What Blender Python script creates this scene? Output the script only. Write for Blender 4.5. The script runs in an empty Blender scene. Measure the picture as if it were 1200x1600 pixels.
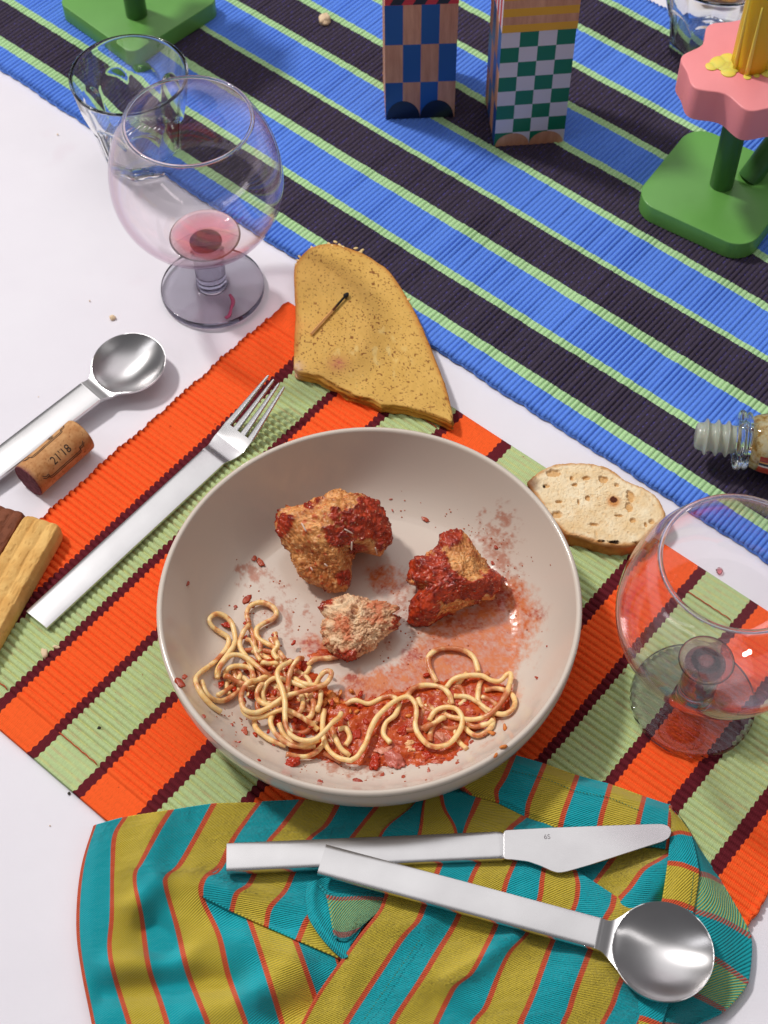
import bpy, bmesh, math, random
import numpy as np
from mathutils import Vector, Matrix
random.seed(7); rng = np.random.default_rng(7)
SC = bpy.context.scene
COL = SC.collection
CM = 0.01                                   # everything below is written in centimetres

# ------------------------------------------------------------------ camera
CAM_H = 78.0; FPX = 2430.0; PITCH = math.radians(56.464); ROLL = math.radians(-0.857)
cam_d = bpy.data.cameras.new('camera'); cam = bpy.data.objects.new('camera', cam_d); COL.objects.link(cam)
cam_d.sensor_fit = 'VERTICAL'; cam_d.sensor_height = 24.0; cam_d.lens = FPX/1600*24.0
cam_d.clip_start = 0.02; cam_d.clip_end = 30
cam.matrix_world = Matrix.Translation((0, 0, CAM_H*CM)) @ Matrix.Rotation(math.pi/2-PITCH, 4, 'X') @ Matrix.Rotation(ROLL, 4, 'Z')
SC.camera = cam
cam_d.dof.use_dof = True; cam_d.dof.focus_distance = 0.86; cam_d.dof.aperture_fstop = 11.0
# ------------------------------------------------------------------ light
w = bpy.data.worlds.new('World'); SC.world = w; w.use_nodes = True
bg = w.node_tree.nodes['Background']; bg.inputs[0].default_value = (0.97, 0.96, 1.0, 1); bg.inputs[1].default_value = 0.14
def area(name, loc, target, size, power, col, shape='DISK', sy=None):
    d = bpy.data.lights.new(name, 'AREA'); d.shape = shape; d.size = size*CM; d.energy = power; d.color = col
    if sy: d.size_y = sy*CM
    o = bpy.data.objects.new(name, d); COL.objects.link(o)
    o.location = Vector(loc)*CM
    o.rotation_euler = (Vector(target)-Vector(loc)).to_track_quat('-Z', 'Y').to_euler()
    return o
area('key_flash', (-205, 200, 365), (0, 50, 0), 46, 118.0, (1.0, 0.975, 0.94))
area('overhead_softbox', (0, 150, 205), (0, 62, 0), 210, 16.5, (1.0, 0.985, 0.985), 'RECTANGLE', 250)
area('left_strip_light', (-150, 30, 120), (0, 50, 0), 22, 3.2, (0.98, 0.98, 1.0), 'RECTANGLE', 150)
area('right_strip_light', (135, 0, 150), (0, 50, 0), 14, 2.2, (1.0, 0.98, 0.96), 'RECTANGLE', 150)
SC.view_settings.view_transform = 'Standard'; SC.view_settings.look = 'None'
SC.view_settings.exposure = 0.10; SC.view_settings.gamma = 1.0
SC.render.engine = 'CYCLES'
cy = SC.cycles
cy.max_bounces = 14; cy.transmission_bounces = 14; cy.transparent_max_bounces = 16; cy.glossy_bounces = 6; cy.diffuse_bounces = 4
cy.caustics_refractive = True; cy.caustics_reflective = True; cy.blur_glossy = 0.6; cy.sample_clamp_indirect = 4.0
try:
    cy.use_denoising = True; cy.denoiser = 'OPENIMAGEDENOISE'; cy.denoising_input_passes = 'RGB_ALBEDO_NORMAL'
except Exception: pass

# ------------------------------------------------------------------ helpers
_cp, _sp = math.cos(PITCH), math.sin(PITCH)
def at(px, py, z=0.0):
    """point of the horizontal plane at height z (cm) measured off the photograph"""
    px = np.asarray(px, float); py = np.asarray(py, float); z = np.asarray(z, float)
    X = px-600; Y = py-800; c, s = math.cos(ROLL), math.sin(ROLL)
    x = (c*X+s*Y)/FPX; y = (-s*X+c*Y)/FPX
    dy = _cp - y*_sp; dz = -_sp - y*_cp
    t = (z-CAM_H)/dz
    return np.stack([t*x, t*dy, z+0*t], -1)
def at3(px, py, zf, it=8):
    """same on a surface z = zf(x, y)"""
    z = np.zeros(np.shape(px))+1.0
    for _ in range(it):
        p = at(px, py, z); z = zf(p[..., 0], p[..., 1])
    p = at(px, py, z); return p
def srgb(r, g, b):
    f = lambda c: (c/12.92 if c <= 0.04045 else ((c+0.055)/1.055)**2.4)
    return (f(r/255), f(g/255), f(b/255), 1.0)
def S(r, g, b): return np.array(srgb(r, g, b)[:3])
# numpy value noise
def _h(ix, iy, iz, seed):
    n = (ix*374761393 + iy*668265263 + iz*2147483647 + seed*1274126177) & 0xFFFFFFFF
    n = ((n ^ (n >> 13))*1274126177) & 0xFFFFFFFF
    n = ((n ^ (n >> 15))*2246822519) & 0xFFFFFFFF
    return ((n ^ (n >> 16)) & 0xFFFFFF)/float(0xFFFFFF)
def vnoise(p, seed=0):
    p = np.asarray(p, float); i = np.floor(p).astype(np.int64); f = p-i; f = f*f*f*(f*(f*6-15)+10)
    r = 0
    for a in (0, 1):
        for b in (0, 1):
            for c in (0, 1):
                wt = (f[..., 0] if a else 1-f[..., 0])*(f[..., 1] if b else 1-f[..., 1])*(f[..., 2] if c else 1-f[..., 2])
                r = r + wt*_h(i[..., 0]+a, i[..., 1]+b, i[..., 2]+c, seed)
    return r*2-1
def fbm(p, oct=4, seed=0, gain=0.5):
    p = np.asarray(p, float); r = 0; a = 1; t = 0
    for k in range(oct):
        r = r + a*vnoise(p*(2.03**k)+17.3*k, seed+k); t += a; a *= gain
    return r/t
def sstep(a, b, x):
    t = np.clip((x-a)/(b-a), 0, 1); return t*t*(3-2*t)
def lerp(a, b, t): return a+(b-a)*t
def mixc(c0, c1, m): m = np.asarray(m)[..., None]; return c0*(1-m)+c1*m

def tag(o, label=None, cat=None, group=None, kind=None):
    if label: o['label'] = label
    if cat: o['category'] = cat
    if group: o['group'] = group
    if kind: o['kind'] = kind
    return o
def root(name, loc, label, cat, group=None):
    o = bpy.data.objects.new(name, None); COL.objects.link(o); o.location = Vector([float(c) for c in loc])*CM
    o.empty_display_size = 0.01
    return tag(o, label, cat, group)
def obj(name, V, F, mat, parent=None, smooth=True, uv=None, col=None, rgh=None, origin=None, fmat=None):
    """V in world cm; the object sits at its parent's origin (or at `origin`)"""
    V = np.asarray(V, float)
    o0 = np.array(parent.location)/CM if parent is not None else (np.array(origin, float) if origin is not None else np.zeros(3))
    if parent is not None and parent.parent is not None: o0 = o0 + np.array(parent.parent.location)/CM
    me = bpy.data.meshes.new(name)
    me.from_pydata(((V-o0)*CM).tolist(), [], F if isinstance(F, list) else F.tolist())
    mats = mat if isinstance(mat, (list, tuple)) else [mat]
    for m in mats: me.materials.append(m)
    if fmat is not None: me.polygons.foreach_set('material_index', np.asarray(fmat, np.int32))
    me.polygons.foreach_set('use_smooth', np.full(len(me.polygons), bool(smooth)))
    if uv is not None:
        L = me.uv_layers.new(name='UVMap'); vi = np.empty(len(me.loops), np.int32); me.loops.foreach_get('vertex_index', vi)
        L.data.foreach_set('uv', np.asarray(uv, float)[vi].ravel())
    if col is not None:
        a = me.color_attributes.new('Col', 'FLOAT_COLOR', 'POINT')
        c = np.ones((len(V), 4)); c[:, :3] = col; a.data.foreach_set('color', c.ravel())
    if rgh is not None:
        a = me.attributes.new('Rgh', 'FLOAT', 'POINT'); a.data.foreach_set('value', np.asarray(rgh, float)+np.zeros(len(V)))
    me.update()
    if len(V) < 60000 and name not in ('table_runner', 'placemat', 'napkin', 'tomato_sauce'):
        bm = bmesh.new(); bm.from_mesh(me); bmesh.ops.recalc_face_normals(bm, faces=bm.faces); bm.to_mesh(me); bm.free()
    o = bpy.data.objects.new(name, me); COL.objects.link(o)
    if parent is not None: o.parent = parent
    else: o.location = Vector([float(c) for c in o0])*CM
    return o
def grid_faces(n, m, wrap_m=False, off=0):
    i = np.arange(n-1)[:, None]; j = np.arange(m if wrap_m else m-1)[None, :]; j2 = (j+1) % m
    F = np.stack([i*m+j, i*m+j2, (i+1)*m+j2, (i+1)*m+j], -1).reshape(-1, 4)
    return F+off
def spline(P, n, closed=False):
    """resample a polyline as a Catmull-Rom curve with n points at even spacing"""
    P = np.asarray(P, float)
    if closed: Q = np.vstack([P[-1], P, P[0], P[1]])
    else: Q = np.vstack([2*P[0]-P[1], P, 2*P[-1]-P[-2]])
    out = []
    for i in range(1, len(Q)-2):
        t = np.linspace(0, 1, 14, endpoint=False)[:, None]
        p0, p1, p2, p3 = Q[i-1], Q[i], Q[i+1], Q[i+2]
        out.append(0.5*((2*p1)+(-p0+p2)*t+(2*p0-5*p1+4*p2-p3)*t**2+(-p0+3*p1-3*p2+p3)*t**3))
    out.append((P[:1] if closed else P[-1:])); A = np.vstack(out)
    d = np.r_[0, np.cumsum(np.linalg.norm(np.diff(A, axis=0), axis=1))]
    s = np.linspace(0, d[-1], n+1)[:-1] if closed else np.linspace(0, d[-1], n)
    return np.stack([np.interp(s, d, A[:, k]) for k in range(A.shape[1])], -1)
def tube(C, r, seg=10, cap=True):
    C = np.asarray(C, float); n = len(C); T = np.gradient(C, axis=0); T /= np.linalg.norm(T, axis=1)[:, None]+1e-12
    r = np.zeros(n)+r
    N = np.cross(T, [0, 0, 1.0]); ln = np.linalg.norm(N, axis=1)
    N[ln < 1e-3] = [1, 0, 0]; N /= np.linalg.norm(N, axis=1)[:, None]
    for i in range(1, n):                     # keep the frame from flipping
        N[i] = N[i-1]-T[i]*np.dot(N[i-1], T[i]); N[i] /= np.linalg.norm(N[i])
    B = np.cross(T, N)
    a = np.linspace(0, 2*math.pi, seg, endpoint=False)
    V = C[:, None]+r[:, None, None]*(np.cos(a)[None, :, None]*N[:, None]+np.sin(a)[None, :, None]*B[:, None])
    F = grid_faces(n, seg, True).tolist(); V = V.reshape(-1, 3)
    if cap:
        F.append(list(range(seg))); F.append([(n-1)*seg+k for k in range(seg)][::-1])
    return V, F
def lathe(prof, c, seg=96, rf=None):
    """prof: closed or open list of (r, z); rf(theta, k) scales the radius"""
    prof = np.asarray(prof, float); a = np.linspace(0, 2*math.pi, seg, endpoint=False)
    V = []
    for k, (r, z) in enumerate(prof):
        rr = r*(rf(a, k) if rf else 1.0)+0*a
        V.append(np.stack([c[0]+rr*np.cos(a), c[1]+rr*np.sin(a), c[2]+z+0*a], -1))
    V = np.concatenate(V); F = grid_faces(len(prof), seg, True)
    F = F[:, ::-1].tolist()
    if prof[0][0] < 1e-2: F.insert(0, list(range(seg)))
    if prof[-1][0] < 1e-2: F.append([(len(prof)-1)*seg+k for k in range(seg)][::-1])
    return V, F
def close_glass(V, F):
    return V, F
def join(parts):
    V = []; F = []; o = 0
    for v, f in parts:
        V.append(np.asarray(v, float)); F += [[i+o for i in q] for q in (f if isinstance(f, list) else f.tolist())]; o += len(v)
    return np.vstack(V), F
def prism(poly, z0, z1, bev=0.0, steps=3):
    """extruded polygon with a rounded upper edge; poly (n,2) counter-clockwise"""
    poly = np.asarray(poly, float); n = len(poly); c = poly.mean(0)
    d = np.roll(poly, -1, 0)-np.roll(poly, 1, 0); nr = np.stack([d[:, 1], -d[:, 0]], -1); nr /= np.linalg.norm(nr, axis=1)[:, None]
    rings = [(poly-nr*bev, z0), (poly, z0+bev)] if bev else [(poly, z0)]
    if bev:
        for k in range(steps+1):
            a = k/steps*math.pi/2; rings.append((poly-nr*bev*(1-math.cos(a)), z1-bev+bev*math.sin(a)))
    else: rings.append((poly, z1))
    V = np.vstack([np.c_[p, np.full(n, z)] for p, z in rings]); F = grid_faces(len(rings), n, True).tolist()
    F.append(list(range(n))[::-1]); F.append([(len(rings)-1)*n+k for k in range(n)])
    return V, F
# ------------------------------------------------------------------ materials
def newmat(name):
    m = bpy.data.materials.new(name); m.use_nodes = True; nt = m.node_tree; b = nt.nodes['Principled BSDF']; return m, nt, b
def N(nt, typ, **kw):
    n = nt.nodes.new(typ)
    for k, v in kw.items():
        if k == 'inp':
            for a, b in v.items(): n.inputs[a].default_value = b
        else: setattr(n, k, v)
    return n
def math_n(nt, op, a, b=None, c=None, clamp=False):
    n = nt.nodes.new('ShaderNodeMath'); n.operation = op; n.use_clamp = clamp
    for i, v in enumerate((a, b, c)):
        if v is None: continue
        if isinstance(v, (int, float)): n.inputs[i].default_value = v
        else: nt.links.new(v, n.inputs[i])
    return n.outputs[0]
def mix_n(nt, f, a, b, blend='MIX'):
    n = nt.nodes.new('ShaderNodeMix'); n.data_type = 'RGBA'; n.blend_type = blend
    for i, v in ((0, f), (6, a), (7, b)):
        if isinstance(v, (int, float)): n.inputs[i].default_value = v
        elif isinstance(v, tuple): n.inputs[i].default_value = v
        else: nt.links.new(v, n.inputs[i])
    return n.outputs[2]
def noise_n(nt, vec, scale, detail=3.0, rough=0.5, dims='3D'):
    n = nt.nodes.new('ShaderNodeTexNoise'); n.noise_dimensions = dims
    n.inputs['Scale'].default_value = scale; n.inputs['Detail'].default_value = detail; n.inputs['Roughness'].default_value = rough
    if vec is not None: nt.links.new(vec, n.inputs['Vector'])
    return n.outputs['Fac']
def ramp_n(nt, f, stops, interp='LINEAR'):
    n = nt.nodes.new('ShaderNodeValToRGB'); n.color_ramp.interpolation = interp; e = n.color_ramp.elements
    while len(e) > 1: e.remove(e[-1])
    e[0].position = stops[0][0]; e[0].color = stops[0][1]
    for p, c in stops[1:]:
        q = e.new(p); q.color = c
    nt.links.new(f, n.inputs[0]); return n.outputs[0]
def bump_n(nt, b, h, dist, strength=1.0, prev=None):
    n = nt.nodes.new('ShaderNodeBump'); n.inputs['Distance'].default_value = dist; n.inputs['Strength'].default_value = strength
    nt.links.new(h, n.inputs['Height'])
    if prev is not None: nt.links.new(prev, n.inputs['Normal'])
    if b is not None: nt.links.new(n.outputs[0], b.inputs['Normal'])
    return n.outputs[0]
def scaled(nt, sock, sx, sy, sz=1.0):
    n = nt.nodes.new('ShaderNodeMapping'); n.inputs['Scale'].default_value = (sx, sy, sz); nt.links.new(sock, n.inputs['Vector']); return n.outputs[0]
def map_n(nt, v, a, b, c=0.0, d=1.0):
    n = nt.nodes.new('ShaderNodeMapRange'); nt.links.new(v, n.inputs[0])
    for i, q in enumerate((a, b, c, d)): n.inputs[i+1].default_value = q
    return n.outputs[0]
def solid(name, col, rough=0.5, bump=None, var=0.0, vscale=40, coat=0.0, **kw):
    m, nt, b = newmat(name); b.inputs['Base Color'].default_value = col; b.inputs['Roughness'].default_value = rough
    tc = N(nt, 'ShaderNodeTexCoord').outputs['Object']
    if var:
        f = noise_n(nt, tc, vscale, 4)
        dark = tuple(c*(1-var) for c in col[:3])+(1,); lite = tuple(min(1, c*(1+var)) for c in col[:3])+(1,)
        nt.links.new(ramp_n(nt, f, [(0.3, dark), (0.7, lite)]), b.inputs['Base Color'])
    if bump: bump_n(nt, b, noise_n(nt, tc, bump[0], 4, 0.6), bump[1])
    if coat: b.inputs['Coat Weight'].default_value = coat
    for k, v in kw.items(): b.inputs[k.replace('_', ' ')].default_value = v
    return m
def attr_mat(name, bump=None, sss=0.0, coat=0.0, coat_r=0.1, spec=0.5, bump2=None):
    m, nt, b = newmat(name)
    a = N(nt, 'ShaderNodeAttribute', attribute_name='Col'); r = N(nt, 'ShaderNodeAttribute', attribute_name='Rgh')
    nt.links.new(a.outputs['Color'], b.inputs['Base Color']); nt.links.new(r.outputs['Fac'], b.inputs['Roughness'])
    b.inputs['Specular IOR Level'].default_value = spec
    tc = N(nt, 'ShaderNodeTexCoord').outputs['Object']; pv = None
    if bump: pv = bump_n(nt, b, noise_n(nt, tc, bump[0], 5, 0.65), bump[1])
    if bump2: bump_n(nt, b, noise_n(nt, tc, bump2[0], 3, 0.6), bump2[1], prev=pv)
    if sss:
        b.inputs['Subsurface Weight'].default_value = sss; b.inputs['Subsurface Radius'].default_value = (1.0, 0.45, 0.2); b.inputs['Subsurface Scale'].default_value = 0.003
    if coat: b.inputs['Coat Weight'].default_value = coat; b.inputs['Coat Roughness'].default_value = coat_r
    return m

def glass_mat(name, col, rough=0.0, ior=1.48, dens=0.0, dcol=None, thin=0.0, tcol=None):
    m, nt, b = newmat(name); nt.nodes.remove(b); out = nt.nodes['Material Output']
    g = N(nt, 'ShaderNodeBsdfGlass'); g.inputs['Color'].default_value = col; g.inputs['Roughness'].default_value = rough; g.inputs['IOR'].default_value = ior
    nt.links.new(g.outputs[0], out.inputs['Surface'])
    if thin:      # thin-walled share: light passes nearly straight through, with its mirror reflection on top
        tr = N(nt, 'ShaderNodeBsdfTransparent'); tr.inputs['Color'].default_value = tcol or col
        gl = N(nt, 'ShaderNodeBsdfGlossy'); gl.inputs['Roughness'].default_value = 0.01
        lw_ = N(nt, 'ShaderNodeLayerWeight'); lw_.inputs['Blend'].default_value = .5; frv = math_n(nt, 'ADD', math_n(nt, 'MULTIPLY', math_n(nt, 'POWER', lw_.outputs['Facing'], 4.5), .85), .035)
        m1 = N(nt, 'ShaderNodeMixShader'); nt.links.new(frv, m1.inputs[0]); nt.links.new(tr.outputs[0], m1.inputs[1]); nt.links.new(gl.outputs[0], m1.inputs[2])
        m2 = N(nt, 'ShaderNodeMixShader'); m2.inputs[0].default_value = thin; nt.links.new(g.outputs[0], m2.inputs[1]); nt.links.new(m1.outputs[0], m2.inputs[2])
        nt.links.new(m2.outputs[0], out.inputs['Surface'])
    if dens:
        v = N(nt, 'ShaderNodeVolumeAbsorption'); v.inputs['Color'].default_value = dcol; v.inputs['Density'].default_value = dens
        nt.links.new(v.outputs[0], out.inputs['Volume'])
    return m
M = {}
M['glass'] = glass_mat('clear_glass', (0.995, 0.998, 0.995, 1), thin=0)
M['pink_glass'] = glass_mat('pale_pink_glass', (0.998, 0.972, 0.982, 1), ior=1.45, thin=0.0, tcol=(0.998, 0.984, 0.989, 1))
def thin_glass(name):
    m, nt, b = newmat(name); nt.nodes.remove(b); out = nt.nodes['Material Output']
    lw = N(nt, 'ShaderNodeLayerWeight'); lw.inputs['Blend'].default_value = .5; fc = lw.outputs['Facing']
    col = ramp_n(nt, fc, [(0, (.995, .985, .99, 1)), (.55, (.985, .965, .975, 1)), (.82, (.93, .84, .88, 1)), (1, (.62, .46, .54, 1))])   # longer path through the wall at the edge
    tr = N(nt, 'ShaderNodeBsdfTransparent'); nt.links.new(col, tr.inputs['Color'])
    gl = N(nt, 'ShaderNodeBsdfGlossy'); gl.inputs['Roughness'].default_value = 0.015; gl.inputs['Color'].default_value = (1, .96, .98, 1)
    fr = math_n(nt, 'ADD', math_n(nt, 'MULTIPLY', math_n(nt, 'POWER', fc, 5.0), .9), .04)
    mx = N(nt, 'ShaderNodeMixShader'); nt.links.new(fr, mx.inputs[0]); nt.links.new(tr.outputs[0], mx.inputs[1]); nt.links.new(gl.outputs[0], mx.inputs[2]); nt.links.new(mx.outputs[0], out.inputs['Surface'])
    return m
M['pink_thin'] = thin_glass('thin_pink_glass')
M['smoke_glass'] = glass_mat('smoky_glass', (0.95, 0.945, 0.965, 1), dens=50, dcol=(0.58, 0.56, 0.64, 1), thin=0)
M['wine'] = glass_mat('wine_residue', (1, 0.90, 0.90, 1), ior=1.34, dens=240, dcol=(0.88, 0.10, 0.20, 1), thin=.3, tcol=(1, .88, .88, 1))

def metal(name='brushed_steel', aniso=0.0, rough=.24):
    m, nt, b = newmat(name); b.inputs['Metallic'].default_value = 1.0
    b.inputs['Base Color'].default_value = (0.74, 0.72, 0.72, 1)
    b.inputs['Roughness'].default_value = rough
    tc = N(nt, 'ShaderNodeTexCoord').outputs['Object']
    nt.links.new(ramp_n(nt, noise_n(nt, tc, 30, 3), [(.3, (.53, .515, .52, 1)), (.7, (.61, .595, .60, 1))]), b.inputs['Base Color'])
    if aniso:
        b.inputs['Anisotropic'].default_value = aniso
        tg = N(nt, 'ShaderNodeTangent'); tg.direction_type = 'UV_MAP'; nt.links.new(tg.outputs[0], b.inputs['Tangent'])
    return m
M['steel'] = metal()
M['steel_bowl'] = metal('brushed_steel_bowl', .75, .30)

# ------------------------------------------------------------------ white tablecloth
def cloth():
    xs = np.linspace(-130, 130, 261); ys = np.linspace(-40, 200, 241)
    X, Y = np.meshgrid(xs, ys, indexing='ij'); P = np.stack([X, Y, 0*X], -1)
    Z = -0.07+0.05*fbm(P/26, 3, 5)+.03*fbm(P/7, 2, 6)
    m, nt, b = newmat('white_linen'); b.inputs['Roughness'].default_value = 0.85
    tc = N(nt, 'ShaderNodeTexCoord').outputs['Object']
    f = noise_n(nt, tc, 9, 5, 0.6)
    base = ramp_n(nt, f, [(0.3, srgb(232, 227, 235)), (0.7, srgb(236, 232, 239))])
    st = noise_n(nt, tc, 16, 3, 0.5)
    nt.links.new(mix_n(nt, map_n(nt, st, 0.66, 0.8, 0, 0.35), base, srgb(222, 200, 212)), b.inputs['Base Color'])
    s = N(nt, 'ShaderNodeSeparateXYZ'); nt.links.new(tc, s.inputs[0])
    wv = math_n(nt, 'ADD', math_n(nt, 'SINE', math_n(nt, 'MULTIPLY', s.outputs[0], 9000)), math_n(nt, 'SINE', math_n(nt, 'MULTIPLY', s.outputs[1], 9000)))
    p = bump_n(nt, None, wv, 0.00003, 0.5)
    bump_n(nt, b, noise_n(nt, tc, 10, 3, 0.5), 0.0022, 1.0, prev=p)
    V = np.stack([X, Y, Z], -1).reshape(-1, 3)
    o = obj('tablecloth', V, grid_faces(261, 241)[:, ::-1], m)
    tag(o, 'smooth white tablecloth under everything on the table', kind='structure')
cloth()

# ------------------------------------------------------------------ woven runner and placemat
def weave_mat(name, bounds, cols, lo, hi, kind):
    """uv = (cm along the thread row count, cm across the stripes)"""
    m, nt, b = newmat(name); b.inputs['Roughness'].default_value = 0.9; b.inputs['Specular IOR Level'].default_value = 0.2
    uv = N(nt, 'ShaderNodeTexCoord').outputs['UV']; s = N(nt, 'ShaderNodeSeparateXYZ'); nt.links.new(uv, s.inputs[0])
    ph = s.outputs[0]; v = s.outputs[1]
    rib = math_n(nt, 'COSINE', math_n(nt, 'MULTIPLY', ph, 2*math.pi))          # 1 on the rib, -1 in the groove
    wob = math_n(nt, 'MULTIPLY', math_n(nt, 'SUBTRACT', noise_n(nt, scaled(nt, uv, 0.9, 0.15), 1.0, 3), 0.5), 0.16)
    v2 = math_n(nt, 'ADD', math_n(nt, 'ADD', v, math_n(nt, 'MULTIPLY', rib, 0.035)), wob)
    f = map_n(nt, v2, lo, hi)
    stops = [((x-lo)/(hi-lo), c) for x, c in zip(bounds, cols)]
    base = ramp_n(nt, f, stops, 'CONSTANT')
    thread = noise_n(nt, scaled(nt, uv, 1.0, 9.0), 1.0, 3, 0.7)                 # along-row yarn variation
    fine = noise_n(nt, scaled(nt, uv, 2.4, 26.0), 1.0, 2, 0.6)
    val = math_n(nt, 'ADD', math_n(nt, 'MULTIPLY', thread, 0.35), math_n(nt, 'MULTIPLY', fine, 0.35))
    br = N(nt, 'ShaderNodeHueSaturation'); nt.links.new(base, br.inputs['Color']); nt.links.new(map_n(nt, val, 0.2, 0.5, 0.80, 1.18), br.inputs['Value'])
    c = br.outputs[0]
    groove = map_n(nt, rib, -1.0, -0.35, 1.0, 0.0)
    if kind == 'runner':
        # violet-blue warp showing between the ribs of the dark stripes
        n = nt.nodes.new('ShaderNodeSeparateColor'); n.mode = 'RGB'; nt.links.new(base, n.inputs[0])
        dark = map_n(nt, n.outputs[1], 0.045, 0.08, 1.0, 0.0)
        fl = map_n(nt, noise_n(nt, scaled(nt, uv, 1.0, 5.0), 1.0, 2, 0.7), 0.52, 0.66)
        c = mix_n(nt, math_n(nt, 'MULTIPLY', math_n(nt, 'MULTIPLY', fl, groove), math_n(nt, 'MULTIPLY', dark, 0.8)), c, srgb(92, 84, 170))
    else:
        n = nt.nodes.new('ShaderNodeSeparateColor'); nt.links.new(base, n.inputs[0])
        green = map_n(nt, n.outputs[1], 0.3, 0.36)
        tw = math_n(nt, 'SINE', math_n(nt, 'MULTIPLY', v, 2*math.pi/0.085))
        sp = map_n(nt, tw, -0.2, 0.5)
        sel = map_n(nt, noise_n(nt, scaled(nt, uv, 0.7, 0.5), 1.0, 2), 0.40, 0.62)
        tan = mix_n(nt, map_n(nt, noise_n(nt, scaled(nt, uv, 0.5, 0.9), 1.0, 2), 0.48, 0.6), srgb(222, 205, 120), srgb(205, 150, 115))
        g2 = map_n(nt, rib, -1.0, 0.15, 1.0, 0.0)
        c = mix_n(nt, math_n(nt, 'MULTIPLY', math_n(nt, 'MULTIPLY', g2, green), math_n(nt, 'MULTIPLY', sp, math_n(nt, 'ADD', math_n(nt, 'MULTIPLY', sel, 0.5), 0.4))), c, tan)
        spot = map_n(nt, noise_n(nt, scaled(nt, uv, 1.1, 2.4), 1.0, 1), 0.75, 0.80, 0.0, 0.6)
        c = mix_n(nt, spot, c, srgb(150, 28, 20))
    nt.links.new(c, b.inputs['Base Color'])
    h = math_n(nt, 'ADD', math_n(nt, 'MULTIPLY', fine, 1.0), math_n(nt, 'MULTIPLY', math_n(nt, 'SINE', math_n(nt, 'ADD', math_n(nt, 'MULTIPLY', v, 2*math.pi/0.11), math_n(nt, 'MULTIPLY', ph, math.pi))), 0.25))
    bump_n(nt, b, h, 0.0004, 0.8)
    return m
def woven(name, ang, a0, a1, v0, v1, pitch, amp, zt, mat, across, hem=None, scal=0.05, scal_n=1, seed=0, spr=8):
    th = math.radians(ang); al = np.array([math.cos(th), math.sin(th)]); vv = np.array([math.sin(th), -math.cos(th)])
    n = int((a1-a0)/pitch*spr)+1; a = np.linspace(a0, a1, n); v = np.linspace(v0, v1, across)
    A, Vv = np.meshgrid(a, v, indexing='ij')
    edge = np.exp(-(np.minimum(Vv-v0, v1-Vv)/0.9))
    # ribs wander a little
    drift = 0.35*fbm(np.stack([A/6, Vv/5, 0*A], -1), 3, seed+3)*0.5
    ph = (A-a0)/pitch
    p2 = ph+drift*0.4
    rib = np.abs(np.cos(np.pi*p2))
    ribh = 1-(1-rib)**1.6
    am = amp*(1+0.25*vnoise(np.stack([np.floor(p2+.5)*0.7, Vv/6, 0*A], -1), seed+9))
    if hem is not None:
        hm = np.minimum(sstep(a0+hem-0.15, a0+hem+0.15, A), 1-sstep(a1-hem-0.15, a1-hem+0.15, A))
        am = am*(0.18+0.82*hm)
    Z = zt-amp + am*ribh
    Z = Z+0.06*fbm(np.stack([A/9, Vv/9, 0*A], -1), 2, seed+1)
    sc = np.abs(np.cos(np.pi*(ph/scal_n)))*scal+0.08*vnoise(np.stack([ph/scal_n*0.9, 0*A, 0*A], -1), seed)
    W = np.where(Vv < (v0+v1)/2, -1, 1)*sc*edge
    vo = Vv+W
    X = A*al[0]+vo*vv[0]; Y = A*al[1]+vo*vv[1]
    top = np.stack([X, Y, Z], -1)
    # rim: fold the border down to the cloth
    i0 = top.copy()
    border = []
    V = top.reshape(-1, 3); F = grid_faces(n, across)
    UV = np.stack([p2, Vv], -1).reshape(-1, 2)
    idx = np.arange(n*across).reshape(n, across)
    loop = np.concatenate([idx[:, 0], idx[-1, 1:], idx[::-1, -1][1:], idx[0, ::-1][1:-1]])
    cx = np.array([X.mean(), Y.mean()])
    low = V[loop].copy(); d = low[:, :2]-cx; d /= np.linalg.norm(d, axis=1)[:, None]
    mid = low.copy(); mid[:, :2] += d*0.05; mid[:, 2] -= 0.08
    low[:, :2] += d*0.03; low[:, 2] = 0.01
    L = len(loop); o1 = len(V); V = np.vstack([V, mid, low]); UV = np.vstack([UV, UV[loop], UV[loop]])
    k = np.arange(L); k2 = (k+1) % L
    F2 = np.stack([loop[k], o1+k, o1+k2, loop[k2]], -1); F3 = np.stack([o1+k, o1+L+k, o1+L+k2, o1+k2], -1)
    F = np.vstack([F, F2, F3])
    o = obj(name, V, F, mat, uv=UV, origin=(cx[0], cx[1], 0))
    return o, al, vv
BL, DK, GN = srgb(98, 144, 238), srgb(68, 59, 76), srgb(184, 222, 166)
rb = [50.8, 52.40, 53.05, 56.0, 56.58, 59.6, 60.24, 63.3, 63.78, 66.9, 67.48, 70.57, 71.1, 74.14, 74.7, 77.87, 78.45, 81.54, 82.15, 85.3, 85.9]
rc = [BL, GN, DK, GN, BL, GN, DK, GN, BL, GN, DK, GN, BL, GN, DK, GN, BL, GN, DK, GN, BL]
rb[0] = 50.0
runner, r_al, r_v = woven('table_runner', 139.0, -14, 112, 50.8, 87.8, 0.34, 0.15, 0.32, weave_mat('runner_weave', rb, rc, 50.0, 88.5, 'runner'), 64, scal=0.07, scal_n=3, seed=11)
tag(runner, 'ribbed table runner striped blue, near-black and pale green', 'table runner')
OR, MR, MG = srgb(255, 100, 42), srgb(102, 28, 38), srgb(188, 208, 150)
mk = [-45.5, -42.05, -38.55, -34.92, -31.25, -27.65, -24.05, -20.4, -16.95, -13.4, -9.9, -6.36]
mb, mc = [-50.0], [OR]
for k, x in enumerate(mk): mb += [x, x+0.66]; mc += [MR, MG if k % 2 == 0 else OR]
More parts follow.
